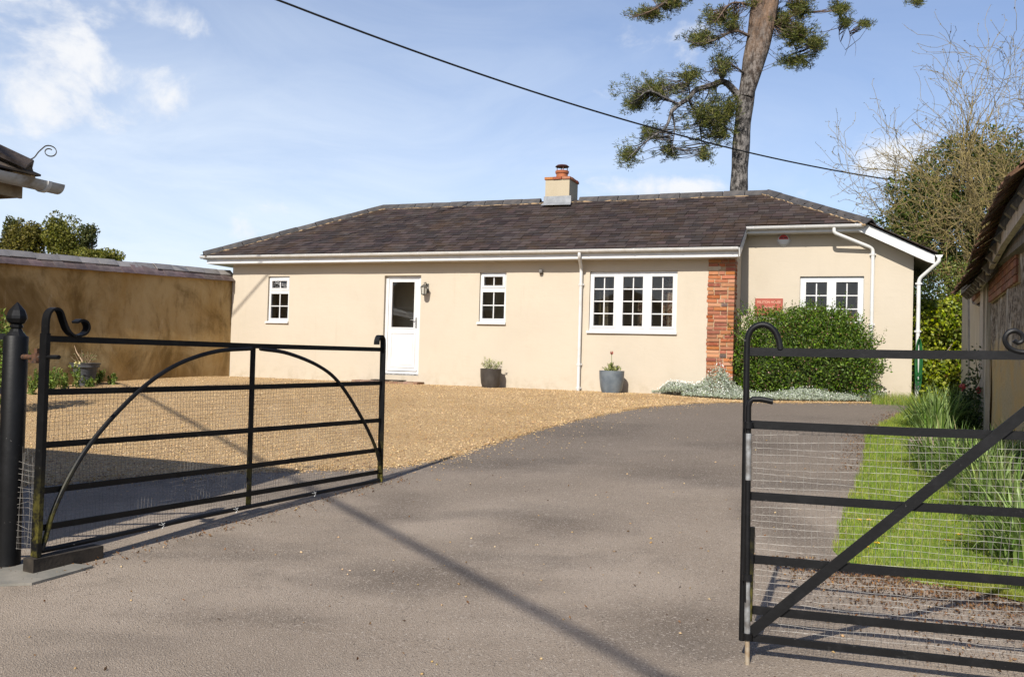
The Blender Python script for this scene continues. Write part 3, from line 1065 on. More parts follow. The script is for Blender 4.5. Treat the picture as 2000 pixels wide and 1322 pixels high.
lay_tiles((RHIP - WY + .02, WY - .02, rz(WY) + .0), (11.80, RY, RZ), .46, .15, .105, None, .062)
lay_tiles((SLX, BY, EZ), (LHIP + RY, RY, RZ), .46, .15, .05)
lay_tiles((SRX, BY, EZ), (11.80, RY, RZ), .46, .15, .05)
mb = MB()
def bedding(p, q, side, drop, w=.019):
    p, q = np.array(p, float), np.array(q, float)
    n = 60
    pts = []
    for i in range(n + 1):
        o = p + (q - p) * i / n + np.array(side) + rng.normal(0, .006, 3)
        o[2] += -drop
        pts.append(o)
    mb.tube(pts, [w * random.uniform(.35, 1.15) for _ in pts], 5)
bedding((LHIP + RY, RY, RZ), (11.80, RY, RZ), (0, -.150, 0), .070)
bedding((SLX + .05, EY + .02, EZ), (LHIP + RY, RY, RZ), (.106, -.106, 0), .036)
bedding((RHIP - WY, WY, rz(WY)), (11.80, RY, RZ), (-.106, -.106, 0), .036)
hb(mb, 'mortar_bedding', M['mortar'], roof)

# ---- fascias, gutters, pipes
mb = MB()
mb.box(-.49, 11.56, -.305, -.285, 3.268, 3.46)
mb.box(-.50, 11.56, -.300, .0, 3.262, 3.272)                     # soffit
fascia = hb(mb, 'fascia', M['white'])
mb = MB()
mb.box(11.60, 13.70, .705, .725, 3.835, 3.965); mb.box(11.60, 13.70, .71, 1.0, 3.83, 3.838)
hb(mb, 'wing_fascia', M['white'])
mb = MB()
mb.box(-.51, -.49, -.30, 5.6, 3.268, 3.45); mb.box(-.49, 0, .0, 5.6, 3.262, 3.272)
hb(mb, 'side_fascia', M['white'])
mb = MB()                                                         # bargeboard down the wing's right slope
def rzx(x):
    return RZ - (x - 11.80) * SL
mb.prism([(13.73, .69, rzx(13.73) - .035), (14.93, .69, rzx(14.93) - .05), (14.93, .69, rzx(14.93) - .215), (14.80, .69, rzx(14.80) - .235), (13.56, .69, rzx(13.56) - .225), (13.56, .69, rzx(13.73) - .035)], (0, .025, 0))
mb.prism([(13.70, .726, rzx(13.70) - .17), (14.90, .726, rzx(14.90) - .17), (14.90, .726, rzx(14.90) - .185), (13.70, .726, rzx(13.70) - .185)], (0, .27, 0))
hb(mb, 'bargeboard', M['white'])
mb = MB()                                                         # verge board where the main front steps back
mb.prism([(11.575, EY, EZ - .03), (11.575, WY + .06, rz(WY + .06) - .03), (11.575, WY + .06, rz(WY + .06) - .20), (11.575, EY + .06, EZ - .19)], (.022, 0, 0))
hb(mb, 'verge_board', M['white'])
mb = MB()                                                         # right-hand soffit
mb.prism([(14.6, .73, 3.36), (14.93, .73, 3.20), (14.93, .73, 3.19), (14.6, .73, 3.35)], (0, 4.9, 0))
mb.box(14.93, 14.95, .73, 5.6, 3.19, 3.38)
hb(mb, 'end_soffit', M['wood'])

def gutter(name, p, q, r=.058):
    """half-round gutter from p to q, open side up"""
    p, q = np.array(p, float), np.array(q, float)
    d = (q - p) / np.linalg.norm(q - p)
    sd = np.cross(d, (0, 0, 1.0))
    n = 12
    mb = MB()
    ring = [(math.cos(math.pi * (1 + i / n)), math.sin(math.pi * (1 + i / n))) for i in range(n + 1)]
    poly = [(r * a, r * b) for a, b in ring] + [(r * .88, .006), (r * 1.06, .008)][:0] + [((r - .005) * a, (r - .005) * b) for a, b in ring[::-1]]
    mb.prism([p + sd * a + np.array([0, 0, b]) for a, b in poly], q - p)
    mb.tube([p + sd * r, q + sd * r], .006, 6); mb.tube([p - sd * r, q - sd * r], .006, 6)
    for e, s_ in ((p, -1), (q, 1)):
        mb.prism([e + sd * r * a + np.array([0, 0, r * b]) for a, b in ring], d * .006 * s_)
    g = hb(mb, name, M['gutter'], smooth=True)
    L_ = np.linalg.norm(q - p)
    k = max(1, int(L_ / .93))
    for i in range(k + 1):
        o = p + d * (.12 + (L_ - .24) * i / k)
        br = MB()
        r2 = r + .006
        br.prism([o + sd * r2 * a + np.array([0, 0, r2 * b]) for a, b in ring] + [o + sd * (r - .003) * a + np.array([0, 0, (r - .003) * b]) for a, b in ring[::-1]], d * .028)
        hb(br, 'gutter_bracket', M['gutter'], g, True)
    return g
gutter('gutter', (-.62, -.37, 3.43), (11.57, -.37, 3.43))
gutter('gutter', (11.60, .635, 3.945), (13.72, .635, 3.945))
gutter('gutter', (-.58, -.30, 3.42), (-.58, 5.6, 3.41))
gutter('gutter', (15.00, .66, 3.36), (15.00, 5.6, 3.35))

def downpipe(pts, rings, r=.034):
    mb = MB()
    P = resample(smooth_line(pts, 80), 60) if len(pts) > 2 else pts
    Q = []
    for i, p in enumerate(pts):                                   # short curves at the bends
        p = np.array(p, float)
        if 0 < i < len(pts) - 1:
            a, b = np.array(pts[i - 1], float), np.array(pts[i + 1], float)
            da, db = a - p, b - p
            ra, rb = min(.07, np.linalg.norm(da) * .4), min(.07, np.linalg.norm(db) * .4)
            A_, B_ = p + da / np.linalg.norm(da) * ra, p + db / np.linalg.norm(db) * rb
            for u in (0, .25, .5, .75, 1):
                Q.append(A_ * (1 - u) ** 2 + 2 * p * u * (1 - u) + B_ * u * u)
        else:
            Q.append(p)
    mb.tube(Q, r, 12)
    o = hb(mb, 'downpipe', M['gutter'], smooth=True)
    for z in rings:
        (x, y) = pts[-1][:2]
        b = MB().lathe([(r + .008, -.022), (r + .008, .022)], 14, (x, y, z))
        b.box(x - .055, x + .055, y + .02, y + .046, z - .016, z + .016)
        hb(b, 'pipe_clip', M['gutter'], o, True)
    return o
downpipe([(8.53, -.37, 3.40), (8.53, -.37, 3.30), (8.485, -.06, 3.10), (8.485, -.06, .66)], [2.78, 1.19, .72])
downpipe([(13.20, .635, 3.90), (13.20, .635, 3.80), (13.89, .93, 3.53), (13.89, .93, .66)], [3.42, 2.1])
downpipe([(15.00, .68, 3.32), (15.00, .68, 3.24), (14.685, .86, 2.94), (14.685, .86, .70)], [2.86, 1.98])

# ---- chimney
CX0, CX1, CY0, CY1 = 6.86, 7.44, 2.32, 2.98
ch = hb(MB().box(CX0, CX1, CY0, CY1, 4.6, 5.40), 'chimney', mat_render('chimney_render', (.42, .355, .25), (.32, .26, .165), (.21, .17, .11)))
hb(MB().prism([(CX0 - .03, CY0 - .012, 4.86), (CX1 + .05, CY0 - .012, 4.80), (CX1 + .05, CY0 - .012, 5.02), (CX0 - .03, CY0 - .012, 5.02)], (0, .011, 0)).prism([(CX0 - .05, CY0 - .14, 4.80), (CX1 + .08, CY0 - .14, 4.79), (CX1 + .05, CY0 - .005, 4.865), (CX0 - .03, CY0 - .005, 4.87)], (0, 0, .008)), 'lead_flashing', simple('lead', (.30, .31, .32), (.22, .23, .24), 5, rough=.55, metal=.3), ch)
x = CX0 - .02
for row in ((CY0 - .025, CY0 + .085), (CY1 - .085, CY1 + .025)):
    x = CX0 - .025
    while x < CX1:
        w = min(.215, CX1 + .03 - x)
        brick(ch, x, x + w - .008, row[0], row[1], 5.402 - HZ, 5.465 - HZ)
        x += w
for xx in (CX0 - .025, CX1 - .08):
    y = CY0 + .093
    while y < CY1 - .1:
        w = min(.20, CY1 - .092 - y)
        brick(ch, xx, xx + .106, y, y + w - .008, 5.402 - HZ, 5.465 - HZ)
        y += w
hb(MB().box(CX0 + .06, CX1 - .06, CY0 + .06, CY1 - .06, 5.39, 5.475), 'flaunching', M['brickmortar'], ch)
PXc, PYc = 7.15, 2.65
tc_mat = simple('terracotta', (.36, .12, .05), (.26, .09, .045), 8, rough=.8)
hb(MB().lathe([(.135, 5.46), (.135, 5.60), (.155, 5.605), (.16, 5.655), (.15, 5.665), (.10, 5.665)], 24, (PXc, PYc, 0)), 'chimney_pot', tc_mat, ch, True)
cw = MB().lathe([(.155, 5.755), (.165, 5.765), (.12, 5.80), (.04, 5.812)], 24, (PXc, PYc, 0))
for k in range(4):
    a = .5 + k * math.pi / 2
    cw.box(PXc + .12 * math.cos(a) - .008, PXc + .12 * math.cos(a) + .008, PYc + .12 * math.sin(a) - .008, PYc + .12 * math.sin(a) + .008, 5.63, 5.76)
hb(cw, 'cowl', simple('brown_cowl', (.10, .035, .025), (.05, .03, .03), 8, rough=.5), ch, True)

# ------------------------------------------------------------------ things on the cottage's walls
# lantern beside the door
ll = thing('wall_lantern', 'small grey metal wall lantern beside the white front door', 'lamp', HP(5.055, 0, 2.70), -HA)
lm = simple('pewter_metal', (.10, .10, .09), (.17, .16, .14), 20, rough=.45, metal=.6)
MB().lathe([(.03, 0), (.045, .01), (.045, .02), (.02, .03)], 12, (.0, 0, 0)).build('wall_plate', lm, ll, True, None).rotation_euler = (R(90), 0, 0)
MB().box(-.04, .04, -.014, -.002, -.09, .11).tube([(0, -.01, .05), (0, -.07, .13), (0, -.14, .12), (0, -.15, .075)], .011, 8).build('bracket', lm, ll, True)
lb = MB()
lb.lathe([(.010, .085), (.03, .075), (.085, .035), (.088, .025)], 6, (0, -.15, 0)); lb.lathe([(.060, -.135), (.062, -.12), (.02, -.15)], 6, (0, -.15, 0)); lb.lathe([(.008, .08), (.008, .115)], 8, (0, -.15, 0))
for k in range(6):
    a = k * math.pi / 3
    lb.tube([(.078 * math.cos(a), -.15 + .078 * math.sin(a), .03), (.058 * math.cos(a), -.15 + .058 * math.sin(a), -.125)], .006, 5)
lb.build('lantern_frame', lm, ll, True)
MB().lathe([(.052, -.12), (.071, .025)], 6, (0, -.15, 0)).build('lantern_glass', simple('frosted_lantern_glass', (.42, .40, .34), rough=.15, spec=.6), ll)
# movement sensor
ms_ = thing('motion_sensor', 'tiny dark motion sensor under the eaves above the charcoal pot', 'sensor', HP(7.63, 0, 3.03), -HA)
dark_plastic = simple('dark_plastic', (.04, .035, .03), rough=.4)
MB().box(-.035, .035, -.03, -.002, -.03, .045).build('base', dark_plastic, ms_)
MB().lathe([(.012, -.03), (.038, -.022), (.044, .01), (.03, .036), (.01, .045)], 14, (.0, -.06, .01)).build('sensor_head', simple('grey_plastic', (.16, .15, .14), rough=.4), ms_, True)
# alarm box
ab = thing('alarm_box', 'round white burglar alarm box with a red band under the upper eaves', 'alarm', HP(12.27, 1.0, 3.735), -HA)
o_ = MB().lathe([(.115, 0), (.115, .03), (.10, .055), (.07, .065)], 24, (0, 0, 0)).build('casing', M['white'], ab, True); o_.rotation_euler = (R(90), 0, 0)
MB().prism([(.088 * math.cos(a), -.066, .088 * math.sin(a)) for a in np.linspace(.0, math.pi, 13)], (0, -.004, 0)).build('red_band', simple('red_plastic', (.45, .03, .025), rough=.35), ab)
bk = simple('black_plastic', (.012, .012, .012), rough=.4)
MB().box(-.062, -.012, -.0735, -.0705, .018, .036).build('marking', bk, ab); MB().box(.01, .065, -.0735, -.0705, .018, .036).build('marking', bk, ab)
rim = MB()
for k in range(11):
    a = R(190 + k * 16)
    rim.box(.125 * math.cos(a) - .008, .125 * math.cos(a) + .008, -.03, -.004, .125 * math.sin(a) - .008, .125 * math.sin(a) + .008)
rim.build('tamper_studs', M['white'], ab)
# name board
sg = thing('house_sign', 'red name board with pale capitals on the wall behind the bush', 'sign', HP(11.755, 1.0, 2.25), -HA)
MB().box(0, .525, -.028, -.003, 0, .335).build('board', simple('brick_red_board', (.36, .085, .055), (.30, .075, .05), 6, rough=.6), sg)
pale = simple('pale_lettering', (.62, .40, .28), rough=.6)
def lettering(txt, size, mat, parent, loc, rot, scale):
    cu = bpy.data.curves.new('lettering', 'FONT')
    cu.body = txt; cu.size = size; cu.align_x = 'CENTER'; cu.extrude = .002; cu.resolution_u = 3
    tmp = bpy.data.objects.new('lettering_curve', cu)
    col.objects.link(tmp)
    dg = bpy.context.evaluated_depsgraph_get()
    me = bpy.data.meshes.new_from_object(tmp.evaluated_get(dg))
    bpy.data.objects.remove(tmp)
    me.materials.clear(); me.materials.append(mat)
    return link('lettering', me, parent, loc, rot, scale)
for txt, size, z in (('MILSTON HOUSE', .0735, .238), ('STABLES', .0735, .128)):
    lettering(txt, size, pale, sg, (.262, -.031, z), (R(90), 0, 0), (.80, 1, 1))
# garden hose on the corner
gh = thing('garden_hose', 'coiled green garden hose hanging at the right corner of the cottage', 'hose', HP(14.70, .82, 1.84), -HA)
hm2 = simple('green_hose', (.02, .11, .03), (.012, .07, .022), 8, rough=.4)
for k in range(7):
    w = .028 + .006 * k + random.uniform(-.006, .006); dp = .70 + .05 * (k % 5) + random.uniform(-.06, .06)
    pts = [(w * math.cos(a) * (1 - .15 * math.sin(a)), -.03 - .012 * k + .01 * math.sin(3 * a + k), -dp / 2 + dp / 2 * math.sin(a)) for a in np.linspace(0, 2 * math.pi, 26, endpoint=False)]
    MB().tube(pts, .0105, 7, closed=True).build('coil', hm2, gh, True)
MB().tube([(0, .02, 0), (0, -.10, .0), (0, -.12, .04)], .012, 6).build('hook', M['rust'], gh)

# ------------------------------------------------------------------ garden wall on the left
GWD = np.array([-math.sin(R(26)), -math.cos(R(26)), 0.0])
GW0 = np.array([-6.585, 20.90, 0.0])
GWL = 13.5
def gw_top(x):
    return 2.90 - .033 * x
t = NT('stained_ochre_render')
c = t.mix(t.ramp(t.noise(1.1, 8, .62, (1, 1, .55)), .34, .68), (.40, .295, .145), (.30, .190, .068))
c = t.mix(t.math('MULTIPLY', t.ramp(t.noise(.85, 9, .66, (1.0, 1, .8), dist=.8), .44, .66), .8), c, (.115, .068, .020))
c = t.mix(t.math('MULTIPLY', t.ramp(t.noise(3.4, 9, .7, (1.2, 1, .45)), .50, .72), .5), c, (.10, .060, .018))
c = t.mix(t.math('MULTIPLY', t.ramp(t.noise(3.0, 9, .72, (1.4, 1, .35), dist=.6), .55, .78), .5), c, (.52, .43, .28))
sp = t.n('ShaderNodeSeparateXYZ'); t.l(t.tc.outputs['Object'], sp.inputs[0])
c = t.mix(t.math('MULTIPLY', t.math('MULTIPLY', t.math('SUBTRACT', .95, sp.outputs[2]), 1.7, True), t.ramp(t.noise(2.5, 8, .7), .36, .66)), c, (.20, .125, .055))
c = t.mix(t.math('MULTIPLY', t.ramp(t.noise(30, 6, .7), .58, .7), .3), c, (.14, .09, .04))
t.bump(t.noise(7, 8, .65), .5, .02)
t.bump(t.noise(45, 5), .4, .005)
M['ochre'] = t.done(c, .92, .15)
gw = thing('garden_wall', 'stained ochre garden wall with slate coping running from the cottage', 'wall', (GW0[0], GW0[1], 0), math.atan2(GWD[1], GWD[0]))
mb = MB()
n = 68
rows = np.linspace(0, 1, 18)
fx = rng.normal(0, 1, 8); ph = rng.uniform(0, 6.28, 8)
for i in range(n + 1):
    x = -.12 + (GWL + .12) * i / n
    for q in rows:
        z = .1 + (gw_top(x) - .1) * q
        y = .010 * sum(fx[k] * math.sin(x * (.7 + .6 * k) + z * (2.5 - .6 * k) + ph[k]) / (1 + .6 * k) for k in range(8))
        mb.v.append((x, y, z))
m_ = len(rows)
mb.f = [(i * m_ + j, (i + 1) * m_ + j, (i + 1) * m_ + j + 1, i * m_ + j + 1) for i in range(n) for j in range(m_ - 1)]
k0 = len(mb.v)
mb.v += [(0, -.32, .1), (GWL, -.32, .1), (GWL, -.32, gw_top(GWL)), (0, -.32, gw_top(0))]
mb.f += [(k0, k0 + 3, k0 + 2, k0 + 1)]
mb.add([(0, .03, gw_top(0)), (GWL, .03, gw_top(GWL)), (GWL, -.33, gw_top(GWL)), (0, -.33, gw_top(0))], [(0, 1, 2, 3)])
mb.add([(0, .012, .1), (0, -.32, .1), (0, -.32, gw_top(0)), (0, .012, gw_top(0))], [(0, 1, 2, 3)])
mb.add([(GWL, 0, .1), (GWL, -.32, .1), (GWL, -.32, gw_top(GWL)), (GWL, 0, gw_top(GWL))], [(0, 1, 2, 3)])
mb.build('wall_face', M['ochre'], gw, True)
cop_mat = simple('coping_slate', (.085, .062, .058), (.15, .115, .105), 4, rough=.5, spec=.4, bump=.3, var=.25, hue=.02)
cap_mat = simple('coping_ridge_slate', (.14, .135, .135), (.25, .235, .22), 4, rough=.38, spec=.5, bump=.3, var=.2)
mb = MB()
mb.prism([(-.10, .05, gw_top(0) - .002), (-.10, -.16, gw_top(0) + .20), (-.10, -.37, gw_top(0) - .002)], (GWL, 0, -.033 * GWL))
mb.build('coping_bed', M['mortar'], gw)
x = -.10
ang = math.atan2(.20, .21)
while x < GWL - .2:
    w = random.uniform(.22, .30)
    sm = MB().box(.003, w - .003, -.17, .10, 0, .014).mesh('coping_slate', cop_mat)
    link('coping_slate', sm, gw, (x, .02 + random.gauss(0, .006), gw_top(x) + .045), (-ang + random.gauss(0, .02), .033 + random.gauss(0, .01), random.gauss(0, .015)))
    link('coping_slate', sm, gw, (x + w, -.34, gw_top(x) + .045), (-ang, -.033, math.pi))
    x += w
x = -.10
while x < GWL - .2:
    w = random.uniform(.42, .52)
    cm = MB()
    cm.prism([(0, -.285, .03), (0, -.180, .135), (0, -.140, .135), (0, -.035, .03), (0, -.02, .045), (0, -.135, .160), (0, -.185, .160), (0, -.30, .045)], (w - .006, 0, 0))
    link('coping_ridge', cm.mesh('coping_ridge', cap_mat), gw, (x, random.gauss(0, .006), gw_top(x) + .085 + random.gauss(0, .004)), (random.gauss(0, .02), .033 + random.gauss(0, .012), random.gauss(0, .012)))
    x += w

# ------------------------------------------------------------------ outbuilding beside the gate: only its roof corner shows
oc = np.array([-3.13, 5.80, 0.0])
ob = thing('outbuilding', 'low outbuilding whose dark roof corner and grey gutter enter at the left edge', 'building', (oc[0], oc[1], 0), -HA)
OZ, OP = 2.40, R(30)
OWd, OLn = 5.9, 12.0
tp = math.tan(OP)
hw = OWd / 2
mb = MB()
mb.add([(0, 0, OZ), (0, -OLn, OZ), (-hw, -OLn + hw, OZ + hw * tp), (-hw, -hw, OZ + hw * tp)], [(0, 3, 2, 1)])
mb.add([(0, 0, OZ), (-OWd, 0, OZ), (-hw, -hw, OZ + hw * tp)], [(0, 1, 2)])
mb.add([(-OWd, 0, OZ), (-OWd, -OLn, OZ), (-hw, -OLn + hw, OZ + hw * tp), (-hw, -hw, OZ + hw * tp)], [(0, 1, 2, 3)])
mb.add([(0, -OLn, OZ), (-OWd, -OLn, OZ), (-hw, -OLn + hw, OZ + hw * tp)], [(0, 2, 1)])
old_slate = simple('mossy_old_slate', (.055, .045, .04), (.12, .085, .055), 5, rough=.8, bump=.6, bscale=25, bdist=.02, var=.25)
orf = mb.build('roof', old_slate, ob, False, (0, 0, -.012))
mb = MB()
for side in (0, 1):
    for i in range(12):
        u0 = i * .2 - .03
        a = -u0 * math.cos(OP)
        zt = OZ + u0 * math.sin(OP)
        v = -u0 * math.cos(OP) + .0
        end = -OLn if side == 0 else -OWd
        while v > (end if side == 0 else end + u0) + .1:
            w = random.uniform(.2, .27)
            p = [(a, v), (a, v - w + .004), (a - .25 * math.cos(OP), v - w + .004 - .0), (a - .25 * math.cos(OP), min(v, a - .25 * math.cos(OP)))]
            zz = [zt, zt, zt + .25 * math.sin(OP), zt + .25 * math.sin(OP)]
            top = [(x_, y_, z_ + h_) for (x_, y_), z_, h_ in zip(p, zz, (.016, .016, .002, .002))]
            bot = [(x_, y_, z_ + h_) for (x_, y_), z_, h_ in zip(p, zz, (.003, .003, -.008, -.008))]
            if side:
                top = [(y_, x_, z_) for x_, y_, z_ in top]; bot = [(y_, x_, z_) for x_, y_, z_ in bot]
            mb.add(top + bot, [(0, 1, 2, 3), (4, 5, 1, 0), (1, 5, 6, 2), (4, 0, 3, 7)])
            v -= w
stuff(mb.build('slate_courses', old_slate, orf))
hd = np.array([-hw, -hw, hw * tp]); hl = np.linalg.norm(hd)
hip_me = MB()
hip_me.prism([(0, a_, b_) for a_, b_ in ((-.15, -.06), (-.02, 0), (.02, 0), (.15, -.06), (.15, -.035), (.02, .03), (-.02, .03), (-.15, -.035))], (.43, 0, 0))
hip_mesh = hip_me.mesh('hip_tile', old_slate)
for i in range(9):
    o_ = hd / hl * (.02 + .44 * i)
    link('hip_tile', hip_mesh, orf, (o_[0], o_[1], OZ + o_[2] + .05 + random.gauss(0, .005)), (0, -math.asin(hd[2] / hl), math.atan2(hd[1], hd[0])))
MB().prism([(.01, .01, OZ - .05), (-.20, .01, OZ - .03), (-.22, -.02, OZ + .06), (-.01, -.02, OZ + .06)], (-.03, -.16, .02)).build('mortar_lump', M['mortar'], orf)
mb = MB()
pts = [(-.06, -.06, OZ + .07), (-.01, -.01, OZ + .10), (.012, .012, OZ + .145), (.03, .03, OZ + .175)]
for k in range(14):
    a_ = R(120 - k * 33)
    r_ = .033 * (1 - k * .045)
    pts.append((.058 + r_ * math.cos(a_), .058 + r_ * math.cos(a_), OZ + .155 + r_ * 1.25 * math.sin(a_)))
mb.bar(resample(smooth_line(pts, 60), 46), (1, -1, 0), .018, .005)
mb.build('hip_iron', mat_iron('rusty_black_iron', (.04, .035, .03)), orf)
mb = MB()
rg = .062
ring = [(math.cos(math.pi * (1 + i / 10)), math.sin(math.pi * (1 + i / 10))) for i in range(11)]
gm = simple('dirty_grey_gutter', (.42, .41, .38), (.20, .16, .11), 7, .45, .68, rough=.5)
prof = [(rg * a_, rg * b_) for a_, b_ in ring] + [((rg - .006) * a_, (rg - .006) * b_) for a_, b_ in ring[::-1]]
mb.prism([(.055 + a_, .13, OZ - .05 + b_) for a_, b_ in prof], (0, -OLn, .0))
mb.prism([(.055 + rg * a_, .13, OZ - .05 + rg * b_) for a_, b_ in ring], (0, .006, 0))
gg = mb.build('gutter', gm, ob, True)
MB().prism([(.055 + (rg + .008) * a_, .0, OZ - .05 + (rg + .008) * b_) for a_, b_ in ring], (0, .03, 0)).build('gutter_union', M['gutter'], gg, True)
mb = MB()
mb.box(-.05, -.03, -OLn, -.06, OZ - .17, OZ - .02); mb.box(-OWd, -.05, -.10, -.08, OZ - .17, OZ - .02); mb.box(-.40, -.05, -OLn, -.10, OZ - .15, OZ - .14)
mb.build('fascia', simple('flaking_board', (.30, .24, .16), (.14, .10, .06), 6, rough=.9), ob)
mb = MB()
mb.box(-OWd + .4, -.4, -.62, -.42, 0, OZ - .1); mb.box(-.62, -.4, -OLn + .4, -.64, 0, OZ - .1); mb.box(-OWd + .4, -OWd + .62, -OLn + .4, -.64, 0, OZ - .1); mb.box(-OWd + .4, -.4, -OLn + .38, -OLn + .6, 0, OZ - .1)
mb.build('wall', simple('tarred_boards', (.035, .030, .027), (.07, .055, .045), 5, rough=.85, stretch=(1, 1, .2)), ob)
for xx in (-.62, -2.1, -3.5, -5.0):
    MB().box(xx - .18, xx + .18, -.44, -.36, 0, OZ - .12).build('brick_pier', simple('outbuilding_brick', (.30, .10, .05), (.45, .24, .13), 14, rough=.9), ob)
MB().box(-OWd + .5, -.5, -.419, -.385, 1.02, 1.11).build('rail', M['white'], ob)

# timber shed left of it, mirrored in the door pane
shed = thing('timber_shed', 'brown timber shed out of frame, mirrored in the front door pane', 'shed', tuple(HP(-3.6, -13.2, 0)), -HA)
MB().box(0, 4.6, -5, 0, 0, 3.1).build('wall', simple('brown_boards', (.13, .085, .05), (.22, .15, .09), 4, rough=.9, stretch=(6, 6, .5)), shed)
MB().prism([(-.3, .3, 3.05), (-.3, -2.5, 4.5), (-.3, -5.3, 3.05)], (5.2, 0, 0)).build('roof', old_slate, shed)
MB().tube([(-.3, .34, 3.02), (4.9, .34, 3.02)], .05, 8).build('gutter', M['white'], shed)

# ------------------------------------------------------------------ old barn on the right
barn = thing('barn', 'old timber and plaster barn with a sagging tiled eave at the right edge', 'barn', (B0[0], B0[1], 0), math.atan2(BD[1], BD[0]))
BL, BS = 12.1, 1.5
t = NT('old_barn_plaster')
sp = t.n('ShaderNodeSeparateXYZ'); t.l(t.tc.outputs['Object'], sp.inputs[0])
up = t.ramp(t.math('ADD', sp.outputs[2], t.math('MULTIPLY', t.math('SUBTRACT', t.noise(3.5, 6, .6), .5), 1.4)), 1.35, 1.75)
pl = t.mix(t.ramp(t.noise(1.6, 7, .65), .4, .62), (.58, .385, .17), (.50, .38, .22))
rb = t.mix(t.ramp(t.noise(16, 7, .72), .40, .60), (.42, .34, .26), (.11, .08, .058))
rb = t.mix(t.ramp(t.noise(4, 7, .65, (1, 1, .35)), .50, .64), rb, (.60, .53, .44))
c = t.mix(up, pl, rb)
t.bump(t.noise(22, 7, .7), .9, .03)
M['barnplaster'] = t.done(c, .95, .1)
mb = MB()
xs = np.linspace(BS, BL, 90)
zs = np.linspace(.0, 2.62, 24)
for x in xs:
    for z in zs:
        mb.v.append((x, .018 * math.sin(x * 2.1 + z * 1.7) + .012 * math.sin(x * 5.3 - z * 3.1), z - .012 * max(0, 8 - x)))
m_ = len(zs)
mb.f = [(i * m_ + j, (i + 1) * m_ + j, (i + 1) * m_ + j + 1, i * m_ + j + 1) for i in range(len(xs) - 1) for j in range(m_ - 1)]
mb.box(BL - .25, BL, -3.2, -.02, 0, 2.6); mb.box(BS, BS + .25, -3.2, -.03, 0, 2.4)
mb.build('wall', M['barnplaster'], barn, True)
M['greyoak'] = simple('silver_grey_oak', (.36, .295, .22), (.56, .48, .38), 3.5, .3, .7, rough=.9, bump=.7, bscale=26, bdist=.01, stretch=(7, 7, .5), var=.12)
def slab(name, poly, y0, y1, mat, parent=barn):
    return MB().prism([(a_, y1, b_) for a_, b_ in poly], (0, y0 - y1, 0)).build(name, mat, parent)
slab('corner_post', [(9.85, .3), (12.1, .3), (12.1, 2.62), (10.7, 2.60)], .0, .075, M['greyoak'])
slab('plank', [(8.40, .3), (9.80, .3), (10.62, 2.56), (9.95, 2.30), (8.45, 2.16)], .0, .05, simple('pale_plank', (.50, .40, .27), (.64, .53, .38), 3, rough=.9, stretch=(7, 7, .5), bump=.5, bscale=20))
slab('stud', [(7.72, .3), (8.26, .3), (8.26, 2.5), (7.72, 2.5)], .0, .06, M['greyoak'])
slab('wall_plate', [(BS, 2.30), (12.1, 2.60), (12.1, 2.72), (BS, 2.42)], -.02, .10, M['wood'])
slab('stud', [(7.30, .3), (7.52, .3), (7.50, 2.5), (7.30, 2.5)], .0, .05, M['greyoak'])
DULLB = block_mesh('dull_brick', M['dullbrick'])
for (xa, xb, za, zb) in ((8.45, 10.4, 2.26, 2.56), (4.2, 7.2, 2.12, 2.44)):
    pn = slab('brick_infill', [(xa, za), (xb, za), (xb, zb), (xa, zb)], .0, .022, M['brickmortar'])
    z, k = za + .006, 0
    while z < zb - .05:
        x = xa + .005 - (0.11 if k % 2 else 0)
        while x < xb - .06:
            a_, b_ = max(x, xa + .005), min(x + .215, xb - .005)
            if b_ - a_ > .05 and not (xa > 8 and z < 2.30 and x < 9.6 + random.random()):
                link('brick', DULLB, pn, ((a_ + b_) / 2, .022, z + .033), (0, random.gauss(0, .02), 0), (b_ - a_, .05, .064))
            x += .226
        z += .075; k += 1
# sagging eaves with plain tiles
_ex, _ez = [-4, 0, 2, 3, 4, 5, 6, 8.5, 9.6, 13], [2.5, 2.58, 2.66, 2.67, 2.60, 2.50, 2.41, 2.43, 2.46, 2.5]
def ev(x):                                      # eaves line: height along the barn
    return float(np.interp(x, _ex, _ez)) + .012 * math.sin(x * 4.1)
OVH = .22
tile_mat = simple('mossy_plain_tile', (.085, .045, .028), (.16, .085, .05), 5, rough=.92, bump=.7, bscale=30, bdist=.02, var=.3)
mb = MB()
xs = np.linspace(BS, 9.6, 60)
for x in xs:
    mb.v += [(x, OVH, ev(x)), (x, -3.2, ev(x) + 3.3)]
mb.f = [(2 * i, 2 * i + 2, 2 * i + 3, 2 * i + 1) for i in range(len(xs) - 1)]
brf = mb.build('roof', simple('dark_underroof', (.045, .032, .024), (.085, .06, .042), 6, rough=.95), barn)
tile = MB().box(-.08, .08, -.14, .14, 0, .014)
tile_mesh = tile.mesh('roof_tile', tile_mat)
row = MB()
pr = math.atan(3.3 / (3.2 + OVH))
for c_ in range(9):
    x = BS + (.085 if c_ % 2 else 0)
    u = c_ * .10
    while x < 9.5:
        px_, py_, pz_ = x, OVH + .03 - u * math.cos(pr), ev(x) + .03 + u * math.sin(pr)
        rot = (-pr + random.gauss(0, .05) + .10, random.gauss(0, .03), random.gauss(0, .05))
        if c_ < 2:
            link('roof_tile', tile_mesh, brf, (px_, py_, pz_ + random.gauss(0, .006)), rot)
        else:
            cx_, sx_ = math.cos(rot[0]), math.sin(rot[0])
            row.add([(px_ + a_, py_ + b_ * cx_ - h_ * sx_, pz_ + b_ * sx_ + h_ * cx_) for a_, b_, h_ in tile.v], tile.f)
        x += .17
stuff(row.build('tile_courses', tile_mat, brf))
x = BS + .2
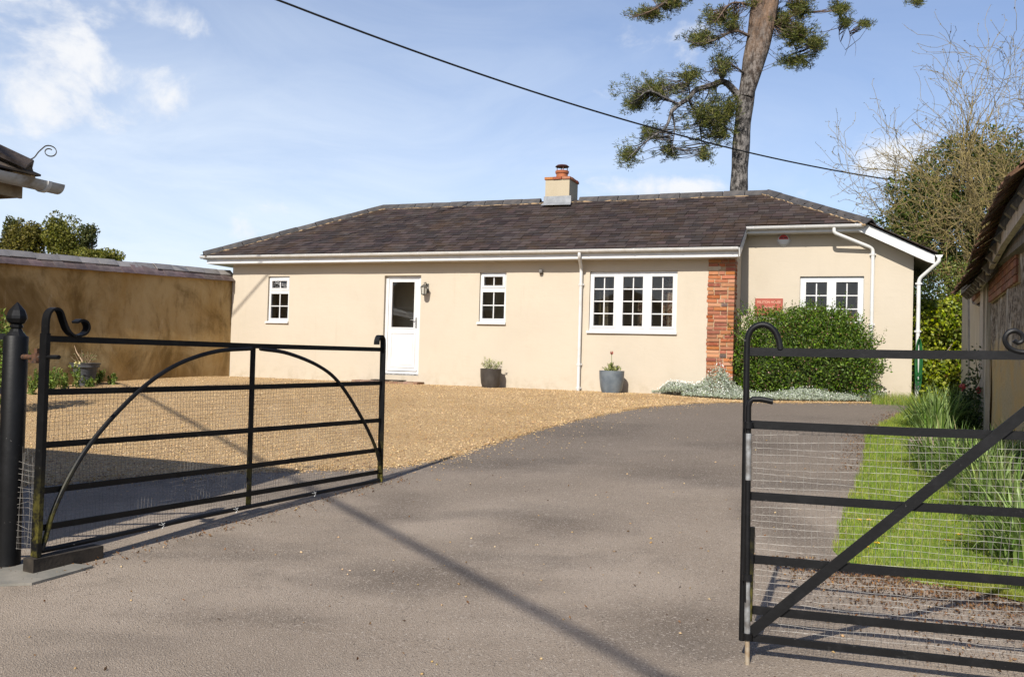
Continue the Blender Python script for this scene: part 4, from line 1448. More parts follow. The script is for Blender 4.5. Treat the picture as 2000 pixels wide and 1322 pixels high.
while x < 9.5:
    mb = MB()
    p = np.array([0, OVH - .02, ev(x) - .05]); q = np.array([0, -.10, ev(x) + .28])
    mb.bar([p, q], (1, 0, 0), .09, .11)
    o_ = mb.build('rafter', M['wood'], brf); o_.location = (x, 0, -.06)
    x += .47
MB().bar([(BS, .17, ev(BS) - .12), (4, .16, ev(4) - .10), (7.0, .14, ev(7) - .07), (9.5, .13, ev(9.5) - .04)], (0, 1, 0), .05, .11).build('eaves_beam', M['greyoak'], brf)

# ------------------------------------------------------------------ the gates
def gate_rail(g, x0, x1, z0, z1, w=.034, th=.010, mat=None, y=0.0):
    return MB().bar([(x0, y, z0), ((x0 + x1) / 2, y, (z0 + z1) / 2 - .004), (x1, y, z1)], (0, 1, 0), th, w).build('rail', mat or M['iron'], g)

def wire_mesh(g, x0, x1, z0, z1, step, y, mat, r=.0011, skew=.004):
    mb = MB()
    k = int((x1 - x0) / step)
    for i in range(k + 1):
        x = x0 + step * i
        pts = [(x + .004 * math.sin(z * 7 + i * .6) + .006 * math.sin(z * 3 + x * 5) + random.gauss(0, .0022), y + .009 * math.sin(i * .35 + z * 4), z) for z in np.linspace(z0 + random.uniform(-.01, .01), z1 + random.uniform(-.012, .02), 8)]
        mb.tube(pts, r, 3, cap=False)
    k = int((z1 - z0) / step)
    for j in range(k + 1):
        z = z0 + step * j
        pts = [(x, y + .006 * math.sin(x * 11 + z * 4) + .001, z + .005 * math.sin(x * 3.1 + j * .4) + .004 * math.sin(x * 8.3 + j * 1.7) + random.gauss(0, .0009) + skew * (x - x0)) for x in np.linspace(x0, x1, 30)]
        mb.tube(pts, r, 3, cap=False)
    return stuff(mb.build('wire_mesh', mat, g))

GA_, GB_ = np.array([-2.64, 5.07]), np.array([-1.135, 7.968])
gd = GB_ - GA_
lg = thing('iron_gate', 'long black iron field gate with arched bars standing open on the left', 'gate', (GA_[0], GA_[1], 0), math.atan2(gd[1], gd[0]))
LGT = 3.26
for (z0, z1) in ((1.330, 1.333), (1.027, 1.037), (.728, .708), (.470, .447), (.262, .253)):
    gate_rail(lg, .0, LGT, z0, z1, .036)
MB().tube([(.0, 0, .130), (1.2, 0, .155), (2.4, 0, .170), (LGT, 0, .178)], .016, 8).build('bottom_rail', M['iron'], lg, True)
scroll = smooth_line([(0, 1.35), (0, 1.43), (.012, 1.478), (.045, 1.503), (.080, 1.490), (.105, 1.435), (.130, 1.385), (.165, 1.356), (.205, 1.353), (.245, 1.368), (.264, 1.400), (.250, 1.435), (.215, 1.446), (.185, 1.430)], 60)
MB().bar([(a_, 0, b_) for a_, b_ in scroll], (0, 1, 0), .058, .012).build('scroll', M['iron'], lg, True)
MB().bar([(-.005, 0, .105), (0, 0, .7), (0, 0, 1.36)], (0, 1, 0), .058, .026).build('hinge_stile', M['ironmoss'], lg)
MB().bar([(1.66, .012, .165), (1.655, .012, 1.33)], (0, 1, 0), .016, .038).build('middle_stile', M['ironmoss'], lg)
hook = [(3.265, .165), (3.258, .8), (3.250, 1.36)] + [tuple(v) for v in smooth_line([(3.249, 1.385), (3.242, 1.425), (3.215, 1.452), (3.180, 1.448), (3.158, 1.415), (3.153, 1.375)], 24)]
MB().bar([(a_, 0, b_) for a_, b_ in hook], (0, 1, 0), .052, .014).build('meeting_stile', M['ironmoss'], lg)
arch1 = smooth_line([(.014, .14), (.037, .20), (.078, .341), (.168, .521), (.295, .704), (.501, .909), (.723, 1.079), (.966, 1.201), (1.276, 1.282), (1.61, 1.308)], 60)
arch2 = smooth_line([(1.70, 1.308), (2.002, 1.279), (2.367, 1.183), (2.632, 1.044), (2.923, .770), (3.117, .538), (3.215, .370), (3.245, .25)], 50)
for a_ in (arch1, arch2):
    MB().tube([(p[0], -.016, p[1]) for p in a_], .0145, 8).build('arched_brace', M['ironmoss'], lg, True)
wire_mesh(lg, .03, 3.24, .15, 1.05, .0254, .016, M['wiredark'], .0010, .008)
mb = MB()
mb.tube([(0, .21, 1.222), (0, .03, 1.222)], .015, 8); mb.lathe([(.026, 1.20), (.026, 1.245)], 8, (0, .07, 0)); mb.lathe([(.015, 1.24), (.015, 1.272)], 6, (0, .07, 0)); mb.box(-.03, .03, .03, .10, 1.19, 1.202)
mb.build('hinge', M['rust'], lg, True)
MB().tube([(.0, 0, 1.226), (.0, -.125, 1.228)], .012, 8).build('hinge_bolt', M['iron'], lg, True)
for xx, zz in ((.85, .148), (1.50, .158), (2.35, .168)):
    mb = MB()
    mb.tube([(xx, -.02, zz + .02), (xx + .02, -.022, zz), (xx + .005, -.02, zz - .02)], .002, 5); mb.tube([(xx - .02, -.02, zz + .010), (xx, -.025, zz + .004), (xx + .025, -.022, zz + .014)], .0015, 5)
    mb.build('wire_tie', simple('white_tie', (.7, .7, .66), rough=.5), lg)
# loose wire at the hanging side
mb = MB()
for k in range(7):
    y_ = .03 + .024 * k
    mb.tube([(.01 * math.sin(k * 2 + z * 5), y_ + .012 * math.sin(k + z * 7), z) for z in np.linspace(.12 + .03 * random.random(), .62 + .1 * random.random(), 9)], .0011, 3, cap=False)
for k in range(16):
    z = .13 + k * .032
    mb.tube([(0, .19, z + random.gauss(0, .006)), (.005, .10, z + random.gauss(0, .008)), (.0, .02, z)], .001, 3, cap=False)
stuff(mb.build('loose_wire', M['wire'], lg))
# timber block the gate rests on
tb = MB().box(-.05, .40, -.045, .045, -.03, .080).build('timber_block', simple('dark_damp_timber', (.022, .018, .014), (.05, .04, .03), 9, rough=.9, bump=.5))
tb.location = (GA_[0], GA_[1], .02); tb.rotation_euler = (0, 0, math.atan2(gd[1], gd[0]))
tag(tb, 'dark timber block under the hinge end of the left gate', 'block')

# gate post
def gate_post(loc, label):
    p = thing('gate_post', label, 'post', loc, 0, 'round iron gate posts')
    MB().lathe([(.070, -.05), (.069, .03), (.066, .4), (.0655, 1.33), (.062, 1.336)], 32).build('shaft', M['iron'], p, True)
    MB().lathe([(.062, 1.333), (.055, 1.340), (.036, 1.362), (.029, 1.378), (.029, 1.381), (.036, 1.384), (.037, 1.394), (.032, 1.400), (.030, 1.404), (.047, 1.414), (.0575, 1.436), (.056, 1.452), (.044, 1.484), (.022, 1.510), (.006, 1.528), (.001, 1.533)], 8).build('finial', M['iron'], p)
    return p
gate_post((-2.868, 5.185, .005), 'round black iron gate post with acorn finial at the far left')
gate_post((2.42, 3.50, .0), 'black gate post with acorn finial carrying the small right gate')
# slab at its foot
sl_px = [(-60, 1128), (-40, 1147), (62, 1143), (120, 1127), (182, 1109), (110, 1101), (30, 1100)]
poly = [gp(*p) for p in sl_px]
mb = MB().prism([(p[0], p[1], p[2] + .001) for p in poly][::-1], (0, 0, .014))
pv = mb.build('paving_slab', simple('grey_slab', (.17, .162, .14), (.24, .22, .185), 5, rough=.85, bump=.4))
tag(pv, 'flat grey stone slab at the foot of the left gate post', 'slab')
# railing running off to the left of the post
rl = thing('railing', 'black iron railing running out of the picture beyond the left post', 'railing', (-2.94, 5.20, 0), R(192))
for z in (1.335, 1.02, .71, .44, .22):
    MB().bar([(0, 0, z), (.86, 0, z)], (0, 1, 0), .010, .036).build('rail', M['iron'], rl)
MB().bar([(.86, 0, 0), (.86, 0, 1.36)], (0, 1, 0), .03, .03).build('end_post', M['iron'], rl)

# small gate on the right
A2, B2 = np.array([1.03, 3.90]), np.array([2.08, 3.60])
rd = B2 - A2
rg_ = thing('small_iron_gate', 'narrow black iron gate with diagonal brace and wire mesh on the right', 'gate', (A2[0], A2[1], 0), math.atan2(rd[1], rd[0]))
RGT_ = 1.30
for (z0, z1) in ((1.352, 1.368), (1.036, 1.044), (.728, .736), (.458, .463), (.240, .248)):
    gate_rail(rg_, .0, RGT_, z0, z1, .036)
MB().bar([(0, 0, .122), (RGT_, 0, .118)], (0, 1, 0), .020, .030).build('bottom_rail', M['iron'], rg_)
st_path = [(.0, .105), (-.002, .7), (-.006, 1.34)] + [tuple(v) for v in smooth_line([(-.006, 1.36), (-.004, 1.41), (.012, 1.448), (.044, 1.468), (.078, 1.466), (.108, 1.442), (.126, 1.402), (.133, 1.365)], 26)]
MB().tube([(a_, 0, b_) for a_, b_ in st_path], .0135, 10).build('latch_stile', M['iron'], rg_, True)
MB().bar([(.035, -.016, .145), (1.29, -.016, 1.338)], (0, 1, 0), .008, .044).build('diagonal_brace', M['iron'], rg_)
MB().bar([(RGT_, 0, .08), (RGT_, 0, 1.38)], (0, 1, 0), .05, .02).build('hinge_stile', M['iron'], rg_)
sc2 = smooth_line([(1.30, 1.36), (1.298, 1.44), (1.275, 1.495), (1.235, 1.508), (1.195, 1.475), (1.155, 1.420), (1.11, 1.385), (1.065, 1.376), (1.025, 1.388), (1.004, 1.418), (1.010, 1.448), (1.035, 1.462), (1.062, 1.450), (1.068, 1.425), (1.050, 1.413), (1.036, 1.424)], 70)
MB().tube([(a_, 0, b_) for a_, b_ in sc2], [.0105] * 60 + [.0095] * 10, 8).build('scroll', M['iron'], rg_, True)
MB().tube([(1.30, 0, 1.16), (1.44, 0, 1.16)], .014, 8).tube([(1.30, 0, .25), (1.44, 0, .25)], .014, 8).build('hinge', M['rust'], rg_, True)
wire_mesh(rg_, .012, 1.28, .15, 1.035, .0292, .014, M['wire'], .0009, .012)
# drop bolt
bolt = MB()
bolt.tube([(.018, -.036, .28), (.012, -.034, .7), (.006, -.033, 1.11), (.010, -.033, 1.135), (.024, -.033, 1.147), (.060, -.033, 1.148), (.108, -.033, 1.140)], .0125, 10)
dbo = bolt.build('drop_bolt', M['iron'], rg_, True)
MB().tube([(.012, -.034, .80), (.009, -.0335, 1.00)], .0132, 10).build('bare_metal', M['galv'], dbo, True)
MB().tube([(.023, -.037, .13), (.018, -.036, .37)], .0128, 10).build('bare_metal', M['galv'], dbo, True)
MB().tube([(.026, -.038, -.02), (.023, -.037, .13)], .0105, 10).build('bolt_tip', simple('rusty_tip', (.28, .20, .12), (.36, .30, .22), 25, rough=.7, metal=.3), dbo, True)
MB().tube([(.030, -.030, .20), (.034, -.028, .60)], .011, 8).build('bolt_backing', M['ironmoss'], dbo, True)
for z, x in ((1.035, .008), (.385, .018), (.135, .023)):
    MB().lathe([(.021, z - .014), (.021, z + .014)], 12, (x, -.034, 0)).box(x - .01, x + .01, -.03, .004, z - .012, z + .012).build('bolt_guide', M['iron'], dbo, True)

# ------------------------------------------------------------------ overhead cables
cp = np.array([(-4.616, 16.756, 7.899), (-.161, 20.195, 7.473), (5.843, 24.555, 7.202), (13.186, 29.418, 7.391)])
cd = (cp[-1] - cp[0])[:2]; cd /= np.linalg.norm(cd)
uu = (cp[:, :2] - cp[0, :2]) @ cd
side = (cp[:, :2] - cp[0, :2]) @ np.array([-cd[1], cd[0]])
pz, ps = np.polyfit(uu, cp[:, 2], 2), np.polyfit(uu, side, 2)
pts = []
for u in np.linspace(-9, 34, 80):
    q = cp[0, :2] + cd * u + np.array([-cd[1], cd[0]]) * (np.polyval(ps, u) if 0 < u < 24 else np.polyval(ps, min(max(u, 0), 24)))
    pts.append((q[0], q[1], np.polyval(pz, u)))
oc1 = MB().tube(pts, .022, 8).build('overhead_cable', M['cable'], None, True)
tag(oc1, 'thick black overhead cable crossing the sky above the slate roof', 'cable')
s_ = np.array(SUN_DIR)
g1, g2 = gp(1290, 1322), gp(560, 928)
gdir = (g2 - g1) / np.linalg.norm(g2 - g1)
pts = []
for u in np.linspace(-11, 16, 40):
    q = g1 + gdir * u
    q[2] = g1[2] + gdir[2] * u
    k = (7.0 + .0012 * (u - 2) ** 2 - q[2]) / -s_[2]
    pts.append(q - s_ * k)
oc2 = MB().tube(pts, .030, 8).build('overhead_cable', M['cable'], None, True)
tag(oc2, 'cable overhead out of frame, seen by its diagonal shadow across the drive', 'cable')

# ------------------------------------------------------------------ plants
def leaf_arrays(P, size, aspect=.5, axis=None, spread=1.0, fold=.25):
    """one folded leaf (two triangles) at every point of P; axis: preferred leaf direction"""
    n = len(P)
    size = np.broadcast_to(np.asarray(size, float), (n,))
    d = rng.normal(0, 1, (n, 3))
    if axis is not None:
        d = d * spread + axis
    d /= np.linalg.norm(d, axis=1)[:, None]
    r = rng.normal(0, 1, (n, 3))
    s = np.cross(d, r)
    s /= np.linalg.norm(s, axis=1)[:, None]
    nn = np.cross(d, s)
    L_, W_ = size[:, None], (size * aspect)[:, None]
    base = P - d * L_ * .5
    tip = P + d * L_ * .5
    a = P + s * W_ * .5 + nn * L_ * fold * .3
    b = P - s * W_ * .5 + nn * L_ * fold * .3
    V = np.stack([base, a, tip, b], 1).reshape(-1, 3)
    k = 4 * np.arange(n)[:, None]
    F = np.stack([k + np.array([0, 1, 2]), k + np.array([0, 2, 3])], 1).reshape(-1, 3)
    return V, F

def blob(center, radii, n, shell=.35, lump=.22, seed=0, flat_bottom=None, ptop=2.0):
    """points through the outer part of a lumpy ellipsoid, and their outward directions"""
    rr = np.random.default_rng(seed)
    d = rr.normal(0, 1, (n, 3))
    d /= np.linalg.norm(d, axis=1)[:, None]
    K = rr.normal(0, 1, (10, 3)) * np.linspace(1.5, 6, 10)[:, None]
    ph = rr.uniform(0, 6.28, 10)
    f = 1 + lump * sum(np.sin(d @ K[i] + ph[i]) / (1 + .35 * i) for i in range(10)) * .6
    q = 1 - shell * rr.uniform(0, 1, n) ** 1.4
    P = np.asarray(center) + d * np.asarray(radii) * (f * q)[:, None]
    if flat_bottom is not None:
        keep = P[:, 2] > flat_bottom
        P, d = P[keep], d[keep]
    return P, d

def curved_blades(P, length, width, lean, bend, seg=4):
    """strap leaves: roots P, lean direction (n,2)"""
    n = len(P)
    L_ = np.broadcast_to(length, (n,))[:, None]
    W_ = np.broadcast_to(width, (n,))[:, None]
    ld = np.c_[lean, np.zeros(n)]
    ln_ = np.linalg.norm(lean, axis=1)[:, None] + 1e-9
    u = ld / ln_
    sd = np.stack([-u[:, 1], u[:, 0], np.zeros(n)], 1)
    pts = []
    p = P.copy()
    ang = np.arctan(ln_) * .5
    for k in range(seg + 1):
        w = W_ * (1 - (k / seg) ** 2.2 * .92) * .5
        pts += [p - sd * w, p + sd * w]
        p = p + (u * np.sin(ang) + np.array([0, 0, 1.0]) * np.cos(ang)) * L_ / seg
        ang = ang + bend * (.6 + .5 * k) * ln_.clip(.2, 1.2) / seg
    V = np.stack(pts, 1).reshape(-1, 3)
    m = 2 * (seg + 1)
    k = m * np.arange(n)[:, None]
    F = np.concatenate([k + np.array([2 * i, 2 * i + 1, 2 * i + 3, 2 * i + 2]) for i in range(seg)], 1).reshape(-1, 4)
    return V, F

def sink(V, o):
    return V - np.asarray(o, float)[None]

# ---- lawn grass
M['grass'] = leafmat('grass_blade', (.135, .215, .020), (.315, .385, .055), .38, .6, (.40, .36, .14), .90, patch=(.36, .37, .06), pscale=2.6)
P = loft_points(LA, LB, 85000, 1.0)
dd = np.hypot(P[:, 0], P[:, 1])
P = P[rng.uniform(0, 1, len(P)) < np.clip(8 / dd, .35, 1)]
n = len(P)
P3 = np.c_[P, gz(P[:, 0], P[:, 1]) + .012]
V, F = curved_blades(P3, rng.uniform(.022, .06, n), rng.uniform(.002, .0042, n), rng.normal(0, .8, (n, 2)), .7, 2)
gr = stuff(link('lawn_grass', np_mesh('lawn_grass', V, F, M['grass'])))
tag(gr, 'short bright green grass of the lawn strip', 'grass')
# longer grass by the right corner of the wing
Pg = np.stack([rng.uniform(13.9, 15.1, 2600), rng.uniform(-.5, .95, 2600)], 1)
Pw = HO[None, :2] + Pg[:, :1] * E1[None, :2] + Pg[:, 1:] * E2[None, :2]
V, F = curved_blades(np.c_[Pw, np.full(2600, HZ)], rng.uniform(.06, .24, 2600), rng.uniform(.004, .007, 2600), rng.normal(0, .5, (2600, 2)), .8, 3)
tg_ = stuff(link('verge_grass', np_mesh('verge_grass', V, F, M['grass'])))
tag(tg_, 'rough grass at the foot of the cottage wing', 'grass')

# ---- big clipped bush before the wing
bc = HP(12.76, .44)
M['bush'] = leafmat('bush_leaf', (.050, .105, .010), (.175, .260, .036), .30, .42, (.17, .11, .05), .94, val=.34, patch=(.055, .105, .014), pscale=4.5)
bush = thing('escallonia_bush', 'big rounded green bush with tiny pink flowers before the wing window', 'bush', tuple(bc), -HA)
allV, allF, off = [], [], 0
n = 36000
dn = rng.normal(0, 1, (n, 3)); dn /= np.linalg.norm(dn, axis=1)[:, None]
ex = 4.6                                         # squarish outline, as if clipped
rr_ = (np.abs(dn) ** ex).sum(1) ** (-1 / ex)
KK = rng.normal(0, 1, (12, 3)) * np.linspace(2, 11, 12)[:, None]; ph = rng.uniform(0, 6.28, 12)
ff = 1 + .085 * sum(np.sin(dn @ KK[i_] + ph[i_]) for i_ in range(12)) * .55
P = dn * (rr_ * ff * (1 - .42 * rng.uniform(0, 1, n) ** 1.3))[:, None] * np.array([1.24, .46, .84])
P[:, 0] += .07 * np.clip(P[:, 2], -.8, .8) - .02
P[:, 2] += .82 - .05 * (P[:, 0] / 1.4) ** 2 + .05 * np.sin(P[:, 0] * 2.3 + .6)
keep = P[:, 2] > .02
P, dn = P[keep], dn[keep]
V, F = leaf_arrays(P, rng.uniform(.034, .066, len(P)), .52, dn * .8 + np.array([0, 0, .5]), .75)
allV.append(V); allF.append(F); off = len(V)
tips = []
for k in range(900):                             # young shoots standing out of the outline
    q = rng.integers(0, len(P))
    if P[q, 2] < .95 and rng.uniform() < .75:
        continue
    b0 = P[q]; dr_ = dn[q] * .5 + np.array([0, 0, .8]) + rng.normal(0, .2, 3); dr_ /= np.linalg.norm(dr_)
    hh = rng.uniform(.08, .26)
    m_ = 14
    pp = b0 + dr_ * np.linspace(0, hh, m_)[:, None] + rng.normal(0, .012, (m_, 3))
    V2, F2 = leaf_arrays(pp, rng.uniform(.022, .042, m_), .5, dr_, .9)
    allV.append(V2); allF.append(F2 + off); off += len(V2)
    tips.append(MB().tube([b0, b0 + dr_ * hh], .0025, 3).v)
stuff(link('foliage', np_mesh('foliage', np.vstack(allV), np.vstack(allF), M['bush']), bush))
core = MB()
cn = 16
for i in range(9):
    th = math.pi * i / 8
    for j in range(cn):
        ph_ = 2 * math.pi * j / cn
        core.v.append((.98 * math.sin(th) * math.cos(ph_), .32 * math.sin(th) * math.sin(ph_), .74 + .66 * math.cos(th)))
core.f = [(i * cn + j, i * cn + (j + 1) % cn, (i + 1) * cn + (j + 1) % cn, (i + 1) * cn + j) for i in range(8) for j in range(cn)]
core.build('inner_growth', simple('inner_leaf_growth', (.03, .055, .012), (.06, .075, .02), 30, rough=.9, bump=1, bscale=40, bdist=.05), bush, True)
mb = MB()
for k in range(16):
    a_ = rng.uniform(0, 6.28); r_ = rng.uniform(.1, 1.0)
    mb.tube([(.7 * r_ * math.cos(a_), .2 * r_ * math.sin(a_), -.02), (1.0 * r_ * math.cos(a_), .4 * r_ * math.sin(a_), .4), (1.25 * r_ * math.cos(a_), .5 * r_ * math.sin(a_), 1.1)], [.014, .010, .005], 5)
mb.build('stems', simple('brown_twig', (.10, .065, .04), rough=.9), bush)
q = rng.choice(len(P), 330, replace=False)
V, F = leaf_arrays(P[q] + dn[q] * .03, rng.uniform(.016, .034, 330), .9, None, 1)
stuff(link('blossom', np_mesh('blossom', V, F, leafmat('pink_blossom', (.50, .22, .24), (.62, .40, .36), .3, .6)), bush))

# ---- silvery ground cover in front of it
M['silver'] = leafmat('silver_leaf', (.30, .35, .26), (.48, .52, .42), .25, .8, (.22, .27, .12), .88, val=.2)
nb = 20000
i = rng.uniform(0, 58.9, nb); k = i.astype(int); f = (i - k)[:, None]
q = rng.uniform(0, 1, nb) ** 1.5
fa, fb = FA[k] * (1 - f) + FA[k + 1] * f, FB[k] * (1 - f) + FB[k + 1] * f
Pc = fa * (1 - q[:, None]) + fb * q[:, None]
Ps = np.stack([(Pc - HO[None, :2]) @ E1[:2], (Pc - HO[None, :2]) @ E2[:2]], 1)
hgt = .05 + .14 * np.sin(np.clip(q * 5.0, 0, 1.57)) * (.65 + .5 * np.sin(Ps[:, 0] * 3.3) * np.sin(Ps[:, 0] * 1.3 + 1))
hgt += .10 * np.exp(-((Ps[:, 0] - 10.6) / .45) ** 2) * (Ps[:, 1] > -.7)
hgt += .42 * np.exp(-((Ps[:, 0] - 11.25) / .26) ** 2 - ((Ps[:, 1] + .28) / .35) ** 2)
edge_f = np.clip((i / 6), .25, 1)
hgt *= edge_f
Z = HZ + .02 + hgt * rng.uniform(.25, 1.0, nb) ** .6
cer = np.c_[Pc, Z]
V, F = leaf_arrays(cer, rng.uniform(.035, .075, nb), .24, np.array([0, 0, .7]), .9)
gc = stuff(link('silver_ground_cover', np_mesh('silver_ground_cover', V, F, M['silver'])))
tag(gc, 'silvery grey creeping plant spread along the foot of the bush', 'ground cover')
q = rng.choice(nb, 1500, replace=False)
q = q[(rng.uniform(0, 1, 1500) < np.where(Ps[q, 0] < 11.9, 1.0, .35))]
fp = cer[q].copy(); fp[:, 2] = HZ + .03 + hgt[q] * 1.05 + rng.uniform(0, .03, len(q))
V, F = leaf_arrays(fp, rng.uniform(.014, .026, len(q)), 1.0, None, 1)
wf = stuff(link('white_flowers', np_mesh('white_flowers', V, F, leafmat('white_petal', (.78, .78, .74), (.85, .85, .80), .2, .6, val=.08))))
tag(wf, 'tiny white flowers sprinkled over the silvery creeping plant', 'flowers')

# ---- pots beside the wall
def pot(loc, prof, mat, label):
    p = thing('plant_pot', label, 'pot', loc, 0, 'plant pots by the walls')
    MB().lathe(prof, 36).build('bowl', mat, p, True)
    MB().lathe([(prof[-2][0] - .012, prof[-2][1] - .05), (.001, prof[-2][1] - .04)], 20).build('soil', M['soil'], p, True)
    return p
def potted(name, label, loc, n, h, r, mat, upright=.8, size=(.02, .045), stems=12, twig=None):
    t_ = thing(name, label, 'plant', loc, 0)
    P = []; D = []
    mb = MB()
    for k in range(stems):
        a_ = rng.uniform(0, 6.28); rr_ = rng.uniform(.1, 1)
        top = np.array([r * rr_ * math.cos(a_), r * rr_ * math.sin(a_), h * rng.uniform(.6, 1.0) * (1 - .35 * rr_)])
        b_ = np.array([.3 * r * rr_ * math.cos(a_), .3 * r * rr_ * math.sin(a_), -.03])
        mb.tube([b_, (b_ + top) / 2 + rng.normal(0, .01, 3), top], [.004, .003, .0015], 4)
        m_ = n // stems
        u = rng.uniform(.25, 1.02, m_)[:, None]
        P.append(b_ * (1 - u) + top * u + rng.normal(0, .018, (m_, 3)))
        D.append(np.tile((top - b_) / np.linalg.norm(top - b_), (m_, 1)))
    mb.build('stems', twig or simple('green_stem', (.09, .10, .03), rough=.8), t_)
    P = np.vstack(P); D = np.vstack(D)
    V, F = leaf_arrays(P, rng.uniform(*size, len(P)), .4, D * upright, .8)
    stuff(link('foliage', np_mesh('foliage', V, F, mat), t_))
    return t_
charcoal = simple('charcoal_fibre_clay', (.040, .034, .029), (.060, .052, .045), 8, rough=.55, spec=.35, bump=.2)
bluegrey = simple('blue_grey_glaze', (.085, .105, .125), (.15, .175, .195), 5, .3, .7, rough=.42, spec=.4, bump=.25, bscale=20)
lead_grey = simple('dark_grey_pot', (.055, .058, .065), (.085, .088, .095), 6, rough=.6)
p1 = HP(6.70, -.30)
pot(tuple(p1), [(.12, 0), (.165, .012), (.195, .10), (.212, .24), (.216, .385), (.218, .395), (.205, .395), (.20, .33)], charcoal, 'round charcoal pot by the wall below the small middle window')
potted('pale_shrub', 'small cream variegated shrub growing in the charcoal pot', (p1[0], p1[1], p1[2] + .36), 620, .34, .24, leafmat('variegated_leaf', (.30, .33, .12), (.62, .60, .36), .3, .6, (.10, .15, .04), .72), .7, (.022, .045), 16)
p2 = HP(9.24, -.36)
pot(tuple(p2), [(.14, 0), (.185, .012), (.215, .12), (.236, .28), (.242, .425), (.243, .435), (.228, .435), (.222, .37)], bluegrey, 'blue grey glazed pot below the large three light window')
potted('grassy_plant', 'low grassy plant growing in the blue grey pot', (p2[0] + .01, p2[1], p2[2] + .39), 300, .20, .17, leafmat('grassy_leaf', (.16, .20, .05), (.36, .36, .14), .3, .6), 1.6, (.04, .09), 12)
tl = thing('tulip', 'single dusky pink tulip standing up from the blue grey pot', 'flower', (p2[0] - .01, p2[1], p2[2] + .38))
MB().tube([(0, 0, 0), (.004, .0, .2), (-.002, 0, .36)], .0055, 6).build('stem', simple('tulip_stem', (.15, .20, .08), rough=.7), tl, True)
for k in range(6):
    a_ = k * math.pi / 3
    ca, sa = math.cos(a_), math.sin(a_)
    MB().add([(0, 0, .355), (.030 * ca - .014 * sa, .030 * sa + .014 * ca, .385), (.022 * ca, .022 * sa, .435), (.030 * ca + .014 * sa, .030 * sa - .014 * ca, .385)], [(0, 1, 2), (0, 2, 3)]).build('petal', leafmat('tulip_petal', (.35, .10, .09), (.42, .14, .11), .3, .6) if k == 0 else bpy.data.materials['tulip_petal'], tl)
p3 = gp(165, 754)
pot(tuple(p3), [(.14, 0), (.16, .008), (.215, .34), (.272, .425), (.278, .44), (.262, .44), (.25, .36)], lead_grey, 'tapering dark grey pot against the stained garden wall')
potted('straggly_plant', 'straggly leaning twiggy plant in the pot by the garden wall', (p3[0] - .02, p3[1], p3[2] + .40), 160, .34, .30, leafmat('straggly_leaf', (.10, .14, .04), (.26, .24, .10), .3, .6), .8, (.02, .05), 18, simple('dry_twig', (.36, .26, .17), rough=.9))
tr_ = bpy.data.objects.get('straggly_plant')
MB().tube([(.02, 0, -.05), (-.07, 0, .12), (-.16, .01, .24), (-.2, .0, .36)], [.014, .011, .008, .003], 6).build('leaning_stem', simple('pale_dry_stem', (.50, .36, .24), rough=.9), tr_, True)

# ---- weeds along the garden wall
M['weed'] = leafmat('weed_leaf', (.085, .15, .022), (.21, .27, .06), .35, .6, (.34, .32, .10), .94)
WEEDS = [(100, 768, .42, 'tall leafy weed between the gate post and the hinge stile'), (128, 764, .36, 'bushy weed just right of the gate hinge stile'), (110, 758, .50, 'tallest green weed at the wall behind the gate hinge'), (150, 758, .46, 'pale flowering weed standing before the dark grey pot'), (176, 757, .22, 'low green weed at the right side of the dark grey pot'),
         (194, 750, .30, 'slim weed close behind the dark grey pot'), (218, 752, .24, 'small lone weed right of the dark grey pot'), (62, 772, .40, 'leafy weed against the wall just right of the gate post'), (82, 766, .44, 'leafy weed against the wall behind the gate hinge')]
for (x, y, h, lab) in WEEDS:
    g_ = gp(x, y)
    t_ = thing('weed', lab, 'weed', tuple(g_), 0, 'weeds along the garden wall')
    P = []; 
    mb = MB()
    for k in range(9):
        tp_ = np.array([rng.normal(0, .07), rng.normal(0, .07), h * rng.uniform(.5, 1.0)])
        mb.tube([(0, 0, 0), tp_ * .5 + rng.normal(0, .01, 3), tp_], [.004, .003, .002], 4)
        u = rng.uniform(.1, 1, 26)[:, None]
        P.append(tp_ * u + rng.normal(0, .03, (26, 3)) * (1.2 - u))
    mb.build('stems', simple('weed_stem', (.10, .13, .03), rough=.8) if 'weed_stem' not in bpy.data.materials else bpy.data.materials['weed_stem'], t_)
    P = np.vstack(P); P[:, 2] = np.abs(P[:, 2])
    V, F = leaf_arrays(P, rng.uniform(.04, .085, len(P)), .42, np.array([0, 0, .7]), .8)
    stuff(link('foliage', np_mesh('foliage', V, F, M['weed']), t_))
    if x == 150:
        V, F = leaf_arrays(np.array([0, 0, h]) + rng.normal(0, .022, (16, 3)), .05, .6, None, 1)
        link('flower', np_mesh('flower', V, F, leafmat('pale_yellow_petal', (.66, .60, .20), (.74, .70, .36), .3, .6)), t_)
# shrub beyond the railing
sb_ = thing('shrub', 'green shrub peeping past the left side of the gate post', 'shrub', (-7.35, 12.6, float(gz(-7.35, 12.6))))
P, dn = blob((0, 0, .75), (.55, .5, .75), 2600, .5, .25, 9, .02)
V, F = leaf_arrays(P, rng.uniform(.05, .1, len(P)), .5, dn * .6 + np.array([0, 0, .3]), .8)
stuff(link('foliage', np_mesh('foliage', V, F, M['weed']), sb_))
MB().tube([(0, 0, -.05), (.02, 0, .4), (0, .03, .9)], [.025, .018, .008], 6).build('stem', simple('shrub_stem', (.09, .06, .04), rough=.9), sb_)

